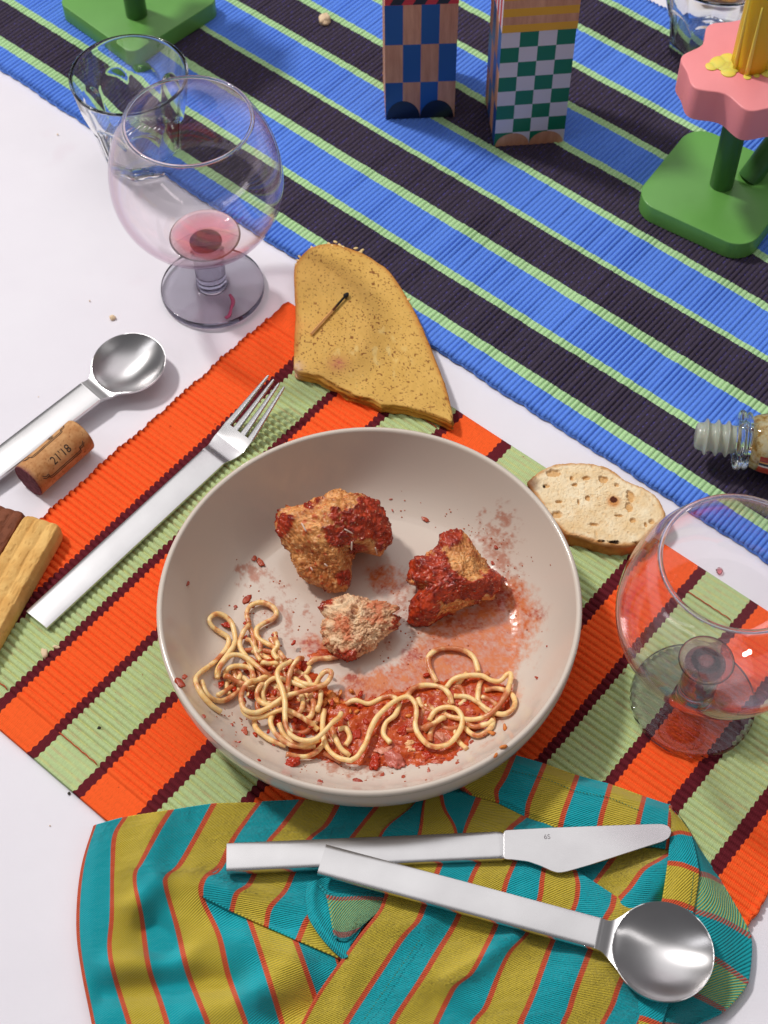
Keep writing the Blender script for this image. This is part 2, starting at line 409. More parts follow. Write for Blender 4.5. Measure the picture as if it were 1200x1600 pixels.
mat_o, m_al, m_v = woven('placemat', 49.5, 14.75, 47.95, -49.0, -3.15, 0.42, 0.19, 0.42, weave_mat('placemat_weave', mb, mc, -50.0, -2.0, 'mat'), 110, hem=1.9, scal=0.08, scal_n=2, seed=23, spr=10)
tag(mat_o, 'ribbed placemat striped orange, maroon and pale green under the bowl', 'placemat')
def mat_pt(a, w, z): return np.array([a*m_al[0]+w*m_v[0], a*m_al[1]+w*m_v[1], z])
# the red seam thread along the hem in the green stripes
red = solid('red_thread', srgb(196, 78, 40), 0.8)
for aa in (14.75+1.9, 47.95-1.9):
    for k in range(0, 12, 2):
        if k in (4,): continue
        c = [mat_pt(aa+0.03*math.sin(q*3), mk[k]+0.66+(mk[k+1]-mk[k]-0.66)*q/10, 0.385) for q in range(11)]
        o = obj('seam_thread', *tube(c, 0.035, 6), red, parent=mat_o)

# ------------------------------------------------------------------ bowl
BC = np.array([-0.87, 42.65]); BZ = 0.36; RIM = 5.4
FLOOR_Z = 1.0
def bowl_in(r):
    """inner height of the bowl over radius"""
    r = np.asarray(r, float)
    t = np.clip((r-7.9)/(11.15-7.9), 0, 1)
    wall = FLOOR_Z+(RIM-0.25-FLOOR_Z)*(0.22*t+0.78*t**2.6)
    return np.where(r < 7.9, FLOOR_Z+0.06*(r/7.9)**4, wall+0.06)
def bz(x, y): return bowl_in(np.hypot(x-BC[0], y-BC[1]))
def make_bowl():
    rt = root('pasta_bowl', (BC[0], BC[1], BZ), 'wide greige ceramic pasta bowl holding half-eaten meatballs and spaghetti', 'bowl')
    rr = np.r_[np.linspace(0.02, 7.9, 110), np.linspace(7.97, 11.13, 60)]; na = 720
    a = np.linspace(0, 2*math.pi, na, endpoint=False); R, A = np.meshgrid(rr, a, indexing='ij')
    X = BC[0]+R*np.cos(A); Y = BC[1]+R*np.sin(A); Z = bowl_in(R)
    inner = np.stack([X, Y, Z], -1)
    # rim and outside
    out = [(11.14, RIM-0.22), (11.17, RIM-0.10), (11.23, RIM-0.03), (11.31, RIM), (11.40, RIM-0.02), (11.47, RIM-0.09), (11.50, RIM-0.19), (11.49, RIM-0.30), (11.44, RIM-0.36),
           (11.43, RIM-0.42), (11.46, RIM-0.50), (11.46, 4.2), (11.32, 3.5), (10.95, 2.7), (10.2, 1.8), (9.1, 1.1), (8.0, 0.72), (7.4, 0.62), (7.25, 0.40), (7.0, BZ), (6.6, BZ), (6.4, 0.55), (0.02, 0.6)]
    rings = [np.stack([BC[0]+r*np.cos(a), BC[1]+r*np.sin(a), z+0*a], -1) for r, z in out]
    V = np.concatenate([inner.reshape(-1, 3)]+rings); n = len(rr)+len(out)
    F = grid_faces(n, na, True)[:, ::-1]
    R3 = np.hypot(V[:, 0]-BC[0], V[:, 1]-BC[1]); P = V
    # stains : orange oil film and dried spatter where the food lay
    base = S(213, 199, 186)
    def blob(px, py, rx, ry, rot=0):
        c = at(px, py, FLOOR_Z+0.05); k = 1/27.0
        dx = (P[:, 0]-c[0])/(rx*k); dy = (P[:, 1]-c[1])/(ry*k*1.12)
        cr, sr = math.cos(math.radians(rot)), math.sin(math.radians(rot))
        u, v = dx*1.0, dy*1.0
        return np.exp(-((u*cr*1+v*sr)**2+(-u*sr+v*cr)**2)*1.2)
    n1 = fbm(P/1.6, 5, 3, 0.6); n2 = fbm(P/0.5, 4, 9, 0.65); n3 = fbm(P/0.16, 3, 13, 0.7)
    film = 1.25*blob(745, 1000, 92, 62)+0.9*blob(680, 1060, 90, 40)+0.75*blob(790, 940, 45, 45)+0.7*blob(600, 905, 50, 40)+0.75*blob(580, 1090, 110, 40)+0.6*blob(500, 1010, 60, 30)+0.5*blob(650, 1185, 120, 25)+0.6*blob(770, 1110, 60, 50)
    film = sstep(0.30, 0.74, film+0.33*n1+0.20*n2+.12*n3)
    smear = 0.7*blob(440, 960, 75, 75)+0.55*blob(640, 930, 110, 60)+0.6*blob(790, 890, 50, 70)+0.45*blob(620, 1010, 90, 60)+0.6*blob(390, 890, 45, 40)+0.75*blob(560, 1195, 130, 40)+0.6*blob(345, 1080, 50, 70)+0.3*blob(640, 780, 40, 70)+0.5*blob(760, 840, 60, 40)
    smear = sstep(0.42, 0.72, smear*0.95+0.42*n2+0.24*n3-0.12)
    haze = np.clip(1.0*blob(560, 1000, 210, 120), 0, 1)*(0.5+0.5*n1)
    f = (R3 < 11.05) & (np.arange(len(V)) < inner.size//3)
    film = np.where(f, film, 0); smear = np.where(f, smear, 0); haze = np.where(f, haze, 0)
    col = base[None]+0*V
    col = mixc(col, S(205, 160, 138), np.clip(haze, 0, 1)*0.55)
    fcol = mixc(S(196, 84, 28), S(210, 118, 60), np.clip(0.5+1.1*n2+.5*n3, 0, 1)); fcol = mixc(fcol, S(168, 48, 18), sstep(0.1, 0.55, n1+.3*n3))
    film = film*np.clip(.86+.55*n3+.35*n2, .25, 1); col = mixc(col, fcol, film*0.95)
    col = mixc(col, S(170, 84, 46), smear*0.70*(1-film*0.5))
    rgh = 0.13+0.2*smear+0.10*haze+0.02*film
    m = attr_mat('glazed_ceramic', coat=0.0, spec=0.5, bump=(260, 0.00004))
    V[:, 2] += np.where(f, 0.014*film*(0.5+n2)+0.012*smear*(0.5+n3), 0)
    obj('bowl_body', V, F, m, parent=rt, col=col, rgh=rgh)
    return rt
make_bowl()

# ------------------------------------------------------------------ sauce, spaghetti
SAUCE = attr_mat('tomato_sauce', bump=(900, 0.0002), bump2=(260, 0.0007), spec=0.35)
def ptspx(L): return [tuple(q) for q in L]
def inpoly(X, Y, poly):
    r = np.zeros(X.shape, bool); n = len(poly); j = n-1
    for i in range(n):
        xi, yi = poly[i]; xj, yj = poly[j]
        c = ((yi > Y) != (yj > Y)) & (X < (xj-xi)*(Y-yi)/((yj-yi) or 1e-9)+xi); r ^= c; j = i
    return r
def distpoly(X, Y, poly):
    d = np.full(X.shape, 1e9); n = len(poly)
    for i in range(n):
        a = np.array(poly[i]); b = np.array(poly[(i+1) % n]); ab = b-a
        t = np.clip(((X-a[0])*ab[0]+(Y-a[1])*ab[1])/(ab@ab+1e-9), 0, 1)
        d = np.minimum(d, np.hypot(X-a[0]-t*ab[0], Y-a[1]-t*ab[1]))
    return np.where(inpoly(X, Y, poly), d, -d)
def sauce_puddle(name, polys, label, zmax=0.32, cell=0.075, seed=0, rough=0.2):
    P = [[tuple(at3(np.array(float(a)), np.array(float(b)), bz)[:2]) for a, b in poly] for poly in polys]
    allp = np.array([q for p in P for q in p]); x0, y0 = allp.min(0)-0.5; x1, y1 = allp.max(0)+0.5
    xs = np.arange(x0, x1, cell); ys = np.arange(y0, y1, cell); X, Y = np.meshgrid(xs, ys, indexing='ij')
    D = np.full(X.shape, -9.0)
    for p in P: D = np.maximum(D, distpoly(X, Y, p))
    Q = np.stack([X, Y, 0*X], -1)
    D = D+0.30*fbm(Q/0.7, 4, seed, 0.6)+0.10*fbm(Q/0.22, 2, seed+5)
    H = zmax*sstep(-0.02, 0.75, D)*(0.62+0.55*fbm(Q/0.6, 4, seed+2, 0.6)+0.30*np.abs(fbm(Q/0.25, 3, seed+4)))
    Z = bz(X, Y)+np.where(D > 0, 0.03+H, -0.05)
    keep = D > -0.08
    idx = -np.ones(X.shape, int); idx[keep] = np.arange(keep.sum())
    V = np.stack([X, Y, Z], -1)[keep]
    q = np.stack([idx[:-1, :-1], idx[1:, :-1], idx[1:, 1:], idx[:-1, 1:]], -1).reshape(-1, 4); q = q[(q >= 0).all(1)]
    nn = fbm(V/0.5, 4, seed+7, 0.6); n2 = fbm(V/0.18, 3, seed+8, 0.6)
    col = mixc(S(172, 48, 14), S(204, 92, 38), np.clip(0.5+0.9*nn, 0, 1)); col = mixc(col, S(128, 20, 8), sstep(0.2, 0.55, n2))
    col = mixc(col, S(224, 132, 70), sstep(0.30, 0.6, n2*0.6-nn*0.6))
    o = obj(name, V, q, SAUCE, col=col, rgh=np.clip(rough+0.15*n2, 0.08, 0.5), origin=(V[:, 0].mean(), V[:, 1].mean(), 1.0))
    tag(o, label, 'tomato sauce', kind='stuff'); return o
sauce_puddle('tomato_sauce', [[(520, 1085), (560, 1098), (620, 1078), (650, 1072), (700, 1060), (760, 1058), (800, 1075), (795, 1110), (765, 1135), (735, 1150), (715, 1180), (690, 1192), (660, 1196), (600, 1198), (540, 1192), (480, 1188), (455, 1180), (450, 1168), (480, 1160), (500, 1140), (505, 1110)],
    [(380, 1040), (420, 1020), (470, 1030), (510, 1070), (515, 1110), (500, 1150), (470, 1150), (430, 1110), (400, 1090)]],
    'glossy chunky tomato sauce pooled under the spaghetti at the front of the bowl', 0.34, seed=31)
sauce_puddle('tomato_sauce', [[(478, 1022), (500, 1014), (525, 1016), (545, 1022), (530, 1030), (500, 1032), (482, 1040)]], 'short dark streak of tomato sauce just below the smallest meatball piece', 0.22, seed=41)

Z6 = lambda L: [(x/4.444+290, y/4.444+920) for x, y in L]
Z7 = lambda L: [(x/4.138+540, y/4.138+980) for x, y in L]
strands = [
 (Z6([(245,855),(180,810),(110,730),(70,640),(95,590),(160,540),(240,470),(290,400),(295,340),(240,300),(185,260),(165,210),(210,175),(270,190),(320,240),(340,310),(345,370),(320,440)]), .1),
 (Z6([(440,240),(425,180),(450,120),(520,95),(590,115),(630,160),(610,205),(540,240),(495,280),(500,340),(560,380),(620,410),(660,450),(690,490)]), .15),
 (Z6([(445,235),(400,300),(375,370),(390,430),(430,490),(460,560),(465,620)]), .35),
 (Z6([(435,245),(470,330),(480,410),(500,470),(520,500)]), .1),
 (Z6([(345,340),(330,400),(300,450),(250,510),(220,560),(215,605)]), .35),
 (Z6([(215,600),(240,540),(290,480),(350,460),(420,475),(490,530),(560,590),(600,605)]), .6),
 (Z6([(265,580),(310,550),(380,535),(440,545),(470,600),(480,650)]), .35),
 (Z6([(270,590),(330,630),(400,655),(470,650),(540,620),(590,600)]), .55),
 (Z6([(225,740),(290,700),(340,660),(380,600),(350,560)]), .1),
 (Z6([(110,640),(140,720),(200,770),(270,775),(340,735),(370,690),(340,600),(330,560)]), .1),
 (Z6([(620,300),(628,360),(640,400),(610,440),(640,490)]), .3),
 (Z6([(730,460),(680,510),(640,570),(640,620),(670,700),(690,790),(690,880),(700,960),(740,1020),(820,1050),(900,1040),(960,990),(1010,940),(1060,880),(1080,830)]), 1.05),
 (Z6([(810,460),(760,520),(720,590),(710,680),(700,730)]), .55),
 (Z6([(560,610),(460,640),(400,700),(385,770),(410,840),(480,860),(560,830),(620,790),(700,740),(800,715),(900,690),(970,665),(1005,620),(1010,580),(960,580),(910,630),(900,670)]), .8),
 (Z6([(395,780),(400,850),(450,890),(520,890),(600,860),(680,840),(760,870),(850,920),(920,960)]), .55),
 (Z6([(545,640),(500,700),(500,760),(540,800),(600,810),(670,770)]), .6),
 (Z6([(750,610),(800,650),(860,670),(950,655)]), .35),
 (Z6([(550,790),(535,720),(570,650),(640,620),(720,640),(800,670),(860,690)]), .35),
 (Z6([(475,900),(490,970),(560,1030),(640,1070),(700,1090)]), .12),
 (Z6([(605,860),(590,930),(620,1000),(680,1050),(760,1090),(850,1080),(920,1040)]), .45),
 (Z6([(650,940),(680,1010),(740,1070),(820,1100),(900,1090)]), .25),
 (Z6([(700,1150),(790,1165),(880,1150),(950,1090),(975,1010)]), .25),
 (Z6([(800,720),(815,800),(790,860),(740,880),(700,850)]), .3),
 (Z6([(860,730),(890,800),(870,880),(820,910)]), .3),
 (Z6([(940,700),(935,780),(915,840)]), .45),
 (Z6([(530,510),(560,520),(600,515),(640,525)]), .5),
 (Z6([(420,350),(460,370),(500,440),(520,400),(505,330)]), .1),
 (Z6([(420,480),(470,500),(520,600),(500,640)]), .15),
 (Z6([(620,700),(660,740),(720,760),(770,700),(760,640)]), .2),
 (Z6([(960,820),(950,920),(955,1020),(990,1110),(1060,1170),(1140,1190),(1210,1165)])[:-1]+Z7([(35,858),(80,830),(130,750),(160,670),(200,590),(280,510),(350,465),(410,455),(450,500),(457,560),(450,630),(470,690),(530,755),(600,770),(680,740),(740,660),(755,590),(720,530),(650,510),(580,530),(540,590)]), .5),
 (Z7([(350,490),(320,570),(260,620),(245,690),(290,750)]), .25),
 (Z7([(0,500),(60,475),(150,495),(230,460),(300,450),(345,480)]), .12),
 (Z7([(395,450),(440,395),(530,372),(620,390),(670,440),(690,500)]), .25),
 (Z7([(590,360),(550,280),(535,200),(580,150),(660,135),(760,150),(830,200),(860,290)]), .1),
 (Z7([(650,380),(700,330),(800,310),(880,310),(940,340),(1000,345),(1050,300),(1070,320),(1040,430),(980,520),(900,580),(800,595),(700,575),(640,545)]), .45),
 (Z7([(700,445),(790,450),(860,490),(930,540),(1010,565),(1070,540),(1095,480),(1060,420),(980,395),(900,405)]), .2),
 (Z7([(925,295),(870,360),(855,450),(870,500),(930,560),(955,600),(930,660),(860,700),(800,680),(770,640)]), .1),
 (Z7([(880,450),(950,480),(1000,530)]), .1),
 (Z7([(515,655),(580,615),(640,580)]), .35),
 (Z7([(545,740),(550,680),(575,620)]), .15),
 (Z7([(775,620),(840,642),(920,625),(955,595)]), .25),
 (Z6([(1020,960),(1040,1040),(1080,1110),(1140,1150)]), .35),
 (Z6([(1060,975),(1110,970),(1140,1030),(1110,1090)]), .2),
 (Z6([(845,530),(900,490),(1000,480),(1090,465)]), .08),
 (Z6([(960,1140),(1020,1170),(1080,1200)]), .06),
]
PASTA = attr_mat('wet_spaghetti', bump=(700, 0.00025), sss=0.25, spec=0.5)
hr = np.random.default_rng(5)
for cx_, cy__, sx_, sy_, nn_ in ((425, 1075, 48, 45, 15), (500, 1130, 40, 30, 7), (700, 1115, 65, 28, 9)):
    for _ in range(nn_):
        a0 = hr.uniform(0, 6.28); x0, y0 = hr.normal(cx_, sx_*.55), hr.normal(cy__, sy_*.55); L_ = []; a_ = a0; cv = hr.normal(0, .55)
        for q in range(7):
            L_.append((x0, y0)); a_ += cv+hr.normal(0, .18); x0 += 13*math.cos(a_); y0 += 11*math.sin(a_)
        if all(bool(inpoly(np.array(float(px_)), np.array(float(py_)), [(300,1010),(350,1000),(420,985),(500,1040),(560,1080),(640,1085),(700,1050),(790,1050),(805,1090),(770,1150),(690,1190),(560,1195),(440,1175),(370,1120),(310,1090)])) for px_, py_ in L_): strands.append((L_, -.04+hr.uniform(0, .10)))
def make_pasta():
    c0 = at(470, 1090, 1.0)
    rt = root('spaghetti', c0, 'leftover tangle of sauce-streaked spaghetti spread along the front of the bowl', 'pasta')
    for k, (pp, h) in enumerate(strands):
        n = max(10, int(len(pp)*7)); q = spline(pp, n)
        r = 0.146
        zf = lambda x, y: bz(x, y)+r+0.02+h
        P = at3(q[:, 0], q[:, 1], zf)
        s = np.linspace(0, 1, n); P[:, 2] += 0.07*np.sin(s*9+k)*min(1, h*3)
        if h > 0.3:                                       # ends bend down into the heap
            e = sstep(0, 0.12, s)*(1-sstep(0.88, 1, s)); P[:, 2] -= (1-e)*(h*0.55)
        rad = r*(1+0.05*np.sin(s*17+k*2))
        rad = rad*(1+.10*vnoise(P*1.7+k, 5)); V, F = tube(P, rad, 10)
        nn = np.repeat(fbm(P/1.1+k*3, 3, 77), 10); n2 = fbm(V/0.35+k, 3, 99, 0.6)
        red = sstep(-0.05, 0.40, nn*0.9+n2*0.45+(0.12 if h < 0.3 else -0.05)+(0.25 if k in (43, 27, 28, 22, 23) else 0)+(0.22 if k > 44 else 0))
        col = mixc(mixc(S(254, 220, 162), S(248, 196, 122), np.clip(.5+n2, 0, 1)), S(186, 74, 36), red*0.8)
        obj('strand', V, F, PASTA, parent=rt, col=col, rgh=0.28-0.08*red)
    return rt
make_pasta()

# small bits and spatter stuck to the glaze
def lump(c, r, seed, flat=0.5, sub=2, amp=0.35, el=(1, 1), rot=0):
    bm = bmesh.new(); bmesh.ops.create_icosphere(bm, subdivisions=sub, radius=1.0)
    V = np.array([v.co[:] for v in bm.verts]); F = [[v.index for v in f.verts] for f in bm.faces]; bm.free()
    V = V*(1+amp*fbm(V*1.3+seed*7.1, 3, seed)[:, None])
    V[:, 0] *= el[0]; V[:, 1] *= el[1]
    ca, sa = math.cos(rot), math.sin(rot); V[:, :2] = V[:, :2] @ np.array([[ca, sa], [-sa, ca]])
    V = V*r; V[:, 2] *= flat
    return V+np.asarray(c), F
def spatter():
    parts = []; cols = []
    big = [(611,760,8,.8,1,.9),(627,763,5,.5,1.4,.7),(648,731,6,.7,1,1),(640,742,4,.3,2.2,.5),(292,912,5,.5,1,1),(406,878,13,.6,1,.45),(397,872,6,.6,1,1),(664,811,7,.3,1.2,.8),(386,937,9,.7,1.2,.8),(395,945,7,.8,1,1),
           (381,1145,9,.25,1.3,.7),(368,948,4,.4,1,1),(504,747,3,.4,1,1),(550,765,3,.4,1,1),(611,780,3,.3,.6,1.5),(613,797,3,.3,.6,1.4),(776,855,5,.4,1,1),(770,880,4,.4,1,1.4),(790,905,4,.4,1,1),(705,843,6,.3,1.4,.6),
           (737,1160,5,.3,1,1),(597,1212,5,.25,1.4,.7),(560,1221,9,.25,1,.6),(500,1222,5,.25,1,1),(715,1193,4,.3,1,1),(670,1206,5,.3,1.5,.5),(345,1060,4,.3,1,1),(320,1090,3,.3,1,1),(318,1120,4,.3,1,1),(362,1133,4,.3,1,1),(281,1067,9,.6,.8,1.2),(288,1058,5,.6,1,1),(840,1060,4,.4,.6,1.6),(855,1010,2,.4,1,1),(630,1215,5,.25,1,.6),(655,720,4,.3,.4,2.5),(575,1180,5,.3,1,1)]
    for k, (x, y, r, fl, ex, ey) in enumerate(big):
        if k == 30 or k == 31:
            p = at(x, y, RIM)
        else: p = at3(np.array(float(x)), np.array(float(y)), bz)
        p = p+[0, 0, 0.02]; parts.append(lump(p, r/27.0*.78, k, fl*0.34, 3, .6, (ex, ey), k*1.7)); cols.append((len(parts[-1][0]), 0))
    for k in range(420):
        a = rng.random(); cx, cy_, sx, sy = [(790, 890, 40, 60), (430, 960, 60, 70), (640, 1000, 90, 60), (560, 1200, 140, 18), (370, 1110, 50, 50), (520, 770, 130, 40), (750, 830, 50, 30)][int(a*7)]
        x, y = rng.normal(cx, sx*.7), rng.normal(cy_, sy*.7)
        p = at3(np.array(x), np.array(y), bz)
        if math.hypot(p[0]-BC[0], p[1]-BC[1]) > 10.8: continue
        parts.append(lump(p+[0, 0, .005], rng.uniform(.02, .075), k, .35, 1, .4)); cols.append((len(parts[-1][0]), 1))
    V, F = join(parts); col = np.concatenate([np.tile(S(158, 52, 26) if c == 0 else S(172, 92, 56), (n, 1)) for n, c in cols])
    col = mixc(col, S(196, 100, 66), np.clip(0.3+fbm(V/.3, 3, 4), 0, 1)*0.6)
    o = obj('sauce_spatter', V, F, SAUCE, col=col, rgh=0.25, origin=(BC[0], BC[1], 1.0)); tag(o, 'dried red-brown spots of sauce spattered over the bowl', 'sauce spots', kind='stuff')
spatter()
def bits():
    # soft vegetable and meat bits lying in the sauce
    spec = [(600,1172,14,'onion'),(617,1186,17,'bean'),(606,1173,7,'pale'),(640,1170,9,'pale'),(520,1090,14,'crust'),(508,1096,8,'crust'),(655,1168,12,'red'),(668,1180,10,'red'),(585,1190,12,'red'),(455,1190,12,'red'),(560,1095,12,'red'),(470,1120,12,'red'),(440,1060,12,'red'),(450,1045,9,'red'),(403,1062,9,'red'),(395,1085,9,'red'),(475,1040,12,'red'),(432,1125,11,'red'),(465,1150,12,'red'),(590,1115,9,'onion'),(700,1110,10,'red'),(725,1100,10,'red'),(545,1120,10,'red'),(555,1150,12,'red'),(510,1165,10,'red'),(690,1150,12,'onion'),(630,1140,10,'red'),(355,975,8,'red'),(386,975,6,'red'),(345,1068,6,'red'),(640,1160,7,'pale')]
    C = {'onion': S(212,138,112), 'bean': S(196,108,92), 'pale': S(240,184,130), 'crust': S(222,132,60), 'red': S(178,48,18)}
    parts = []; col = []
    for k, (x, y, r, t) in enumerate(spec):
        p = at3(np.array(float(x)), np.array(float(y)), lambda a, b: bz(a, b)+0.28)
        v, f = lump(p-[0, 0, .08], r/27.0*0.72, 60+k, .42, 4, .75, (1.25, .8), k*2.1); v = v+.05*np.stack([fbm(v/.12+i*9, 2, 61+i) for i in range(3)], -1); parts.append((v, f)); col.append(np.tile(C[t], (len(v), 1)))
    br = np.random.default_rng(12)
    for k in range(110):
        x, y = (br.normal(440, 38), br.normal(1085, 42)) if k % 2 else (br.uniform(520, 790), br.normal(1120, 28))
        p = at3(np.array(x), np.array(y), lambda a, b: bz(a, b)+.12+br.uniform(0, .5)*(1 if k % 2 else .4))
        v, f = lump(p, br.uniform(.05, .15), 300+k, .5, 2, .8, (1.4, .8), k); parts.append((v, f)); col.append(np.tile(C['red'] if k % 4 else C['crust'], (len(v), 1)))
    V, F = join(parts); col = mixc(np.concatenate(col), S(176, 50, 30), np.clip(0.1+fbm(V/.25, 3, 8), 0, 1)*0.7)
    o = obj('sauce_chunks', V, F, SAUCE, col=col, rgh=0.2, origin=(0, 38, 1)); tag(o, 'soft chunks of tomato and onion in the sauce among the spaghetti', 'sauce chunks', kind='stuff')
bits()

# ------------------------------------------------------------------ meatballs
MEAT = attr_mat('meat_and_sauce', bump=(700, 0.00022), bump2=(2200, 0.00012), spec=0.45, sss=0.06)
Z8 = lambda L: np.array([(x/3.158+420, y/3.158+740) for x, y in L])
def meatball(out, seed, label, sauce, tan, depth=.85, zc=1.9, inner=False, hollows=()):
    """out: outline of the piece; sauce / tan: (x, y, radius, weight) spots in the same measure; hollows: bitten or torn dents"""
    O = Z8(out); c2 = (O.max(0)+O.min(0))/2; c = at(c2[0], c2[1], FLOOR_Z+zc)
    cpos = np.array([0, 0, CAM_H]); W = cpos-c; dist = np.linalg.norm(W); W /= dist; U = np.cross([0, 0, 1.], W); U /= np.linalg.norm(U); Vv = np.cross(W, U); k = FPX/dist
    cr, sr = math.cos(ROLL), math.sin(ROLL)
    def loc(P): q = (np.asarray(P, float)-c2)/k; x, y = q[..., 0], q[..., 1]; return np.stack([cr*x+sr*y, -(-sr*x+cr*y)], -1)
    L = loc(O); ang = np.arctan2(L[:, 1], L[:, 0]); rr = np.hypot(L[:, 0], L[:, 1]); od = np.argsort(ang); ang, rr = ang[od], rr[od]
    bm = bmesh.new(); bmesh.ops.create_icosphere(bm, subdivisions=7, radius=1.0)
    D = np.array([v.co[:] for v in bm.verts]); F = [[v.index for v in f.verts] for f in bm.faces]; bm.free()
    D /= np.linalg.norm(D, axis=1)[:, None]
    ph = np.arctan2(D[:, 1], D[:, 0]); R = np.interp(ph, np.r_[ang-2*math.pi, ang, ang+2*math.pi], np.tile(rr, 3)); Rm = rr.mean()
    h = np.hypot(D[:, 0], D[:, 1]); R = R*h**.22+Rm*(1-h**.22)                     # the outline fades to a round middle
    prs = np.random.default_rng(seed*13+1); s = np.ones(len(D))
    for _ in range(9):
        nv = prs.normal(size=3); nv[2] = abs(nv[2])+.25; nv[:2] *= .8; nv /= np.linalg.norm(nv); dn = D@nv
        pl = np.where(dn > .15, prs.uniform(.80, .93)/np.maximum(dn, .15), 1e3)*(1+.05*fbm(D*5+seed, 3, seed+50)); kk = 8.0; s = (s**-kk+pl**-kk)**(-1/kk)*1.008
    rim = 1-sstep(.80, 1.0, h)                                                  # keep the silhouette, carve the face
    s = 1+(s-1)*(0.25+.75*rim)
    s = s*(1+.085*fbm(D*2.2+seed, 3, seed)+.07*fbm(D*5+seed, 3, seed+1, .6)-.05*np.abs(fbm(D*10, 3, seed+2, .6))+.022*fbm(D*24, 2, seed+3, .6))
    bitten = np.zeros(len(D)); pt = np.stack([D[:, 0]*R, D[:, 1]*R], -1)
    for (hx, hy, hr, hd) in hollows:
        q = loc(Z8([(hx, hy)])[0]); dd = np.hypot(pt[:, 0]-q[0], pt[:, 1]-q[1])/(hr/3.158/k)+.25*fbm(D*6+seed, 4, seed+5, .7)
        m = sstep(1.05, .55, dd)*(D[:, 2] > -.4); s = s*(1-hd*m); bitten = np.maximum(bitten, sstep(.2, .6, m))
    Pl = np.stack([D[:, 0]*R*s, D[:, 1]*R*s, D[:, 2]*Rm*depth*s], -1)
    V = U*Pl[:, :1]+Vv*Pl[:, 1:2]+W*Pl[:, 2:3]; V = V@np.eye(3); nrm = V/np.linalg.norm(V, axis=1)[:, None]
    n1 = fbm(V/.9+seed, 4, seed+8, .6); n2 = fbm(V/.30, 3, seed+9, .6); n3 = fbm(V/.13+seed, 3, seed+40, .6)
    def spots(Ls):
        t = 0
        for x, y, r_, w_ in Ls:
            q = loc(Z8([(x, y)])[0]); t = t+w_*np.exp(-(((Pl[:, 0]-q[0])**2+(Pl[:, 1]-q[1])**2)/(r_/3.158/k)**2))
        return t
    sm = sstep(.15, .55, spots(sauce)-spots(tan)+.42*n1+.38*n2+.10); sm = sm*(1-.5*bitten)
    V = V+nrm*(sm*(.12+.13*n2+.01*n3)+(.05*np.abs(n3)*(1-sm)))[:, None]
    if inner: V = V+nrm*(.09*np.abs(fbm(V/.33, 3, seed+12, .6))*2-.10*fbm(V/.16, 2, seed+13))[:, None]
    V[:, 2] = np.maximum(V[:, 2], -zc+.04); V = V+c
    base = mixc(S(232, 162, 94), S(186, 104, 46), np.clip(.5+1.0*n1+.8*n2, 0, 1)); base = mixc(base, S(122, 66, 32), sstep(.12, .5, n3)*.6); base = mixc(base, S(246, 204, 150), sstep(.15, .5, -n3)*.55); base = mixc(base, S(196, 62, 26), sstep(.18, .5, fbm(V/.3+5, 3, seed+41, .6))*.65)
    if inner: base = mixc(S(240, 206, 166), S(212, 150, 106), np.clip(.5+1.2*n1, 0, 1)); base = mixc(base, S(150, 92, 62), sstep(.1, .5, n2)*.75); base = mixc(base, S(206, 96, 56), sstep(.15, .45, n1-n3*.5)*.6)
    bc = mixc(S(208, 148, 98), S(128, 66, 38), np.clip(.5+n2*1.3+.6*n3, 0, 1)); bc = mixc(bc, S(176, 34, 16), sstep(.05, .35, n1)*.75)
    col = mixc(base, bc, bitten); scol = mixc(S(182, 60, 28), S(142, 36, 16), np.clip(.5+n2*1.4, 0, 1)); scol = mixc(scol, S(206, 76, 38), sstep(.1, .45, n3-n2*.4)*.45); scol = mixc(scol, S(90, 16, 12), sstep(.2, .5, n2)*.55)
    col = mixc(col, scol, sstep(.1, .6, sm))
    fl = vnoise(V/.06, seed+20); col = mixc(col, S(40, 28, 20), sstep(.80, .88, fl)*(1-sm)*.8); col = mixc(col, S(250, 216, 172), sstep(.76, .85, -fl)*.6)
    o = obj('meatball', V, F, MEAT, col=col, rgh=.52-.38*sstep(.1, .6, sm)-.12*np.clip(n3, 0, 1), origin=(c[0], c[1], FLOOR_Z))
    tag(o, label, 'meatball', 'pieces of meatball left in the bowl'); return o, c
mb1, c1 = meatball([(65,215),(75,190),(110,170),(160,155),(215,145),(250,125),(310,110),(380,100),(450,100),(500,130),(540,155),(565,200),(580,250),(592,290),(598,355),(570,372),(555,395),(530,415),(490,405),(460,395),(435,400),(405,425),(395,460),(398,510),(385,545),(365,575),(320,590),(270,580),(220,560),(170,530),(125,480),(110,430),(105,380),(75,330),(62,270)],
    3, 'largest meatball, browned and sauced, with a bite out of its lower right side',
    [(500,180,70,.9),(540,280,80,.9),(450,260,60,.6),(330,190,40,.5),(250,310,70,.55),(350,320,50,.5),(90,240,50,.9),(205,165,30,.6),(360,510,40,.9),(130,420,40,.2)], [(380,140,60,.5),(220,230,60,.6),(160,300,60,.5),(260,430,100,.7),(170,470,50,.5),(480,350,40,.4)], zc=1.95, hollows=[(470,400,60,.16)])
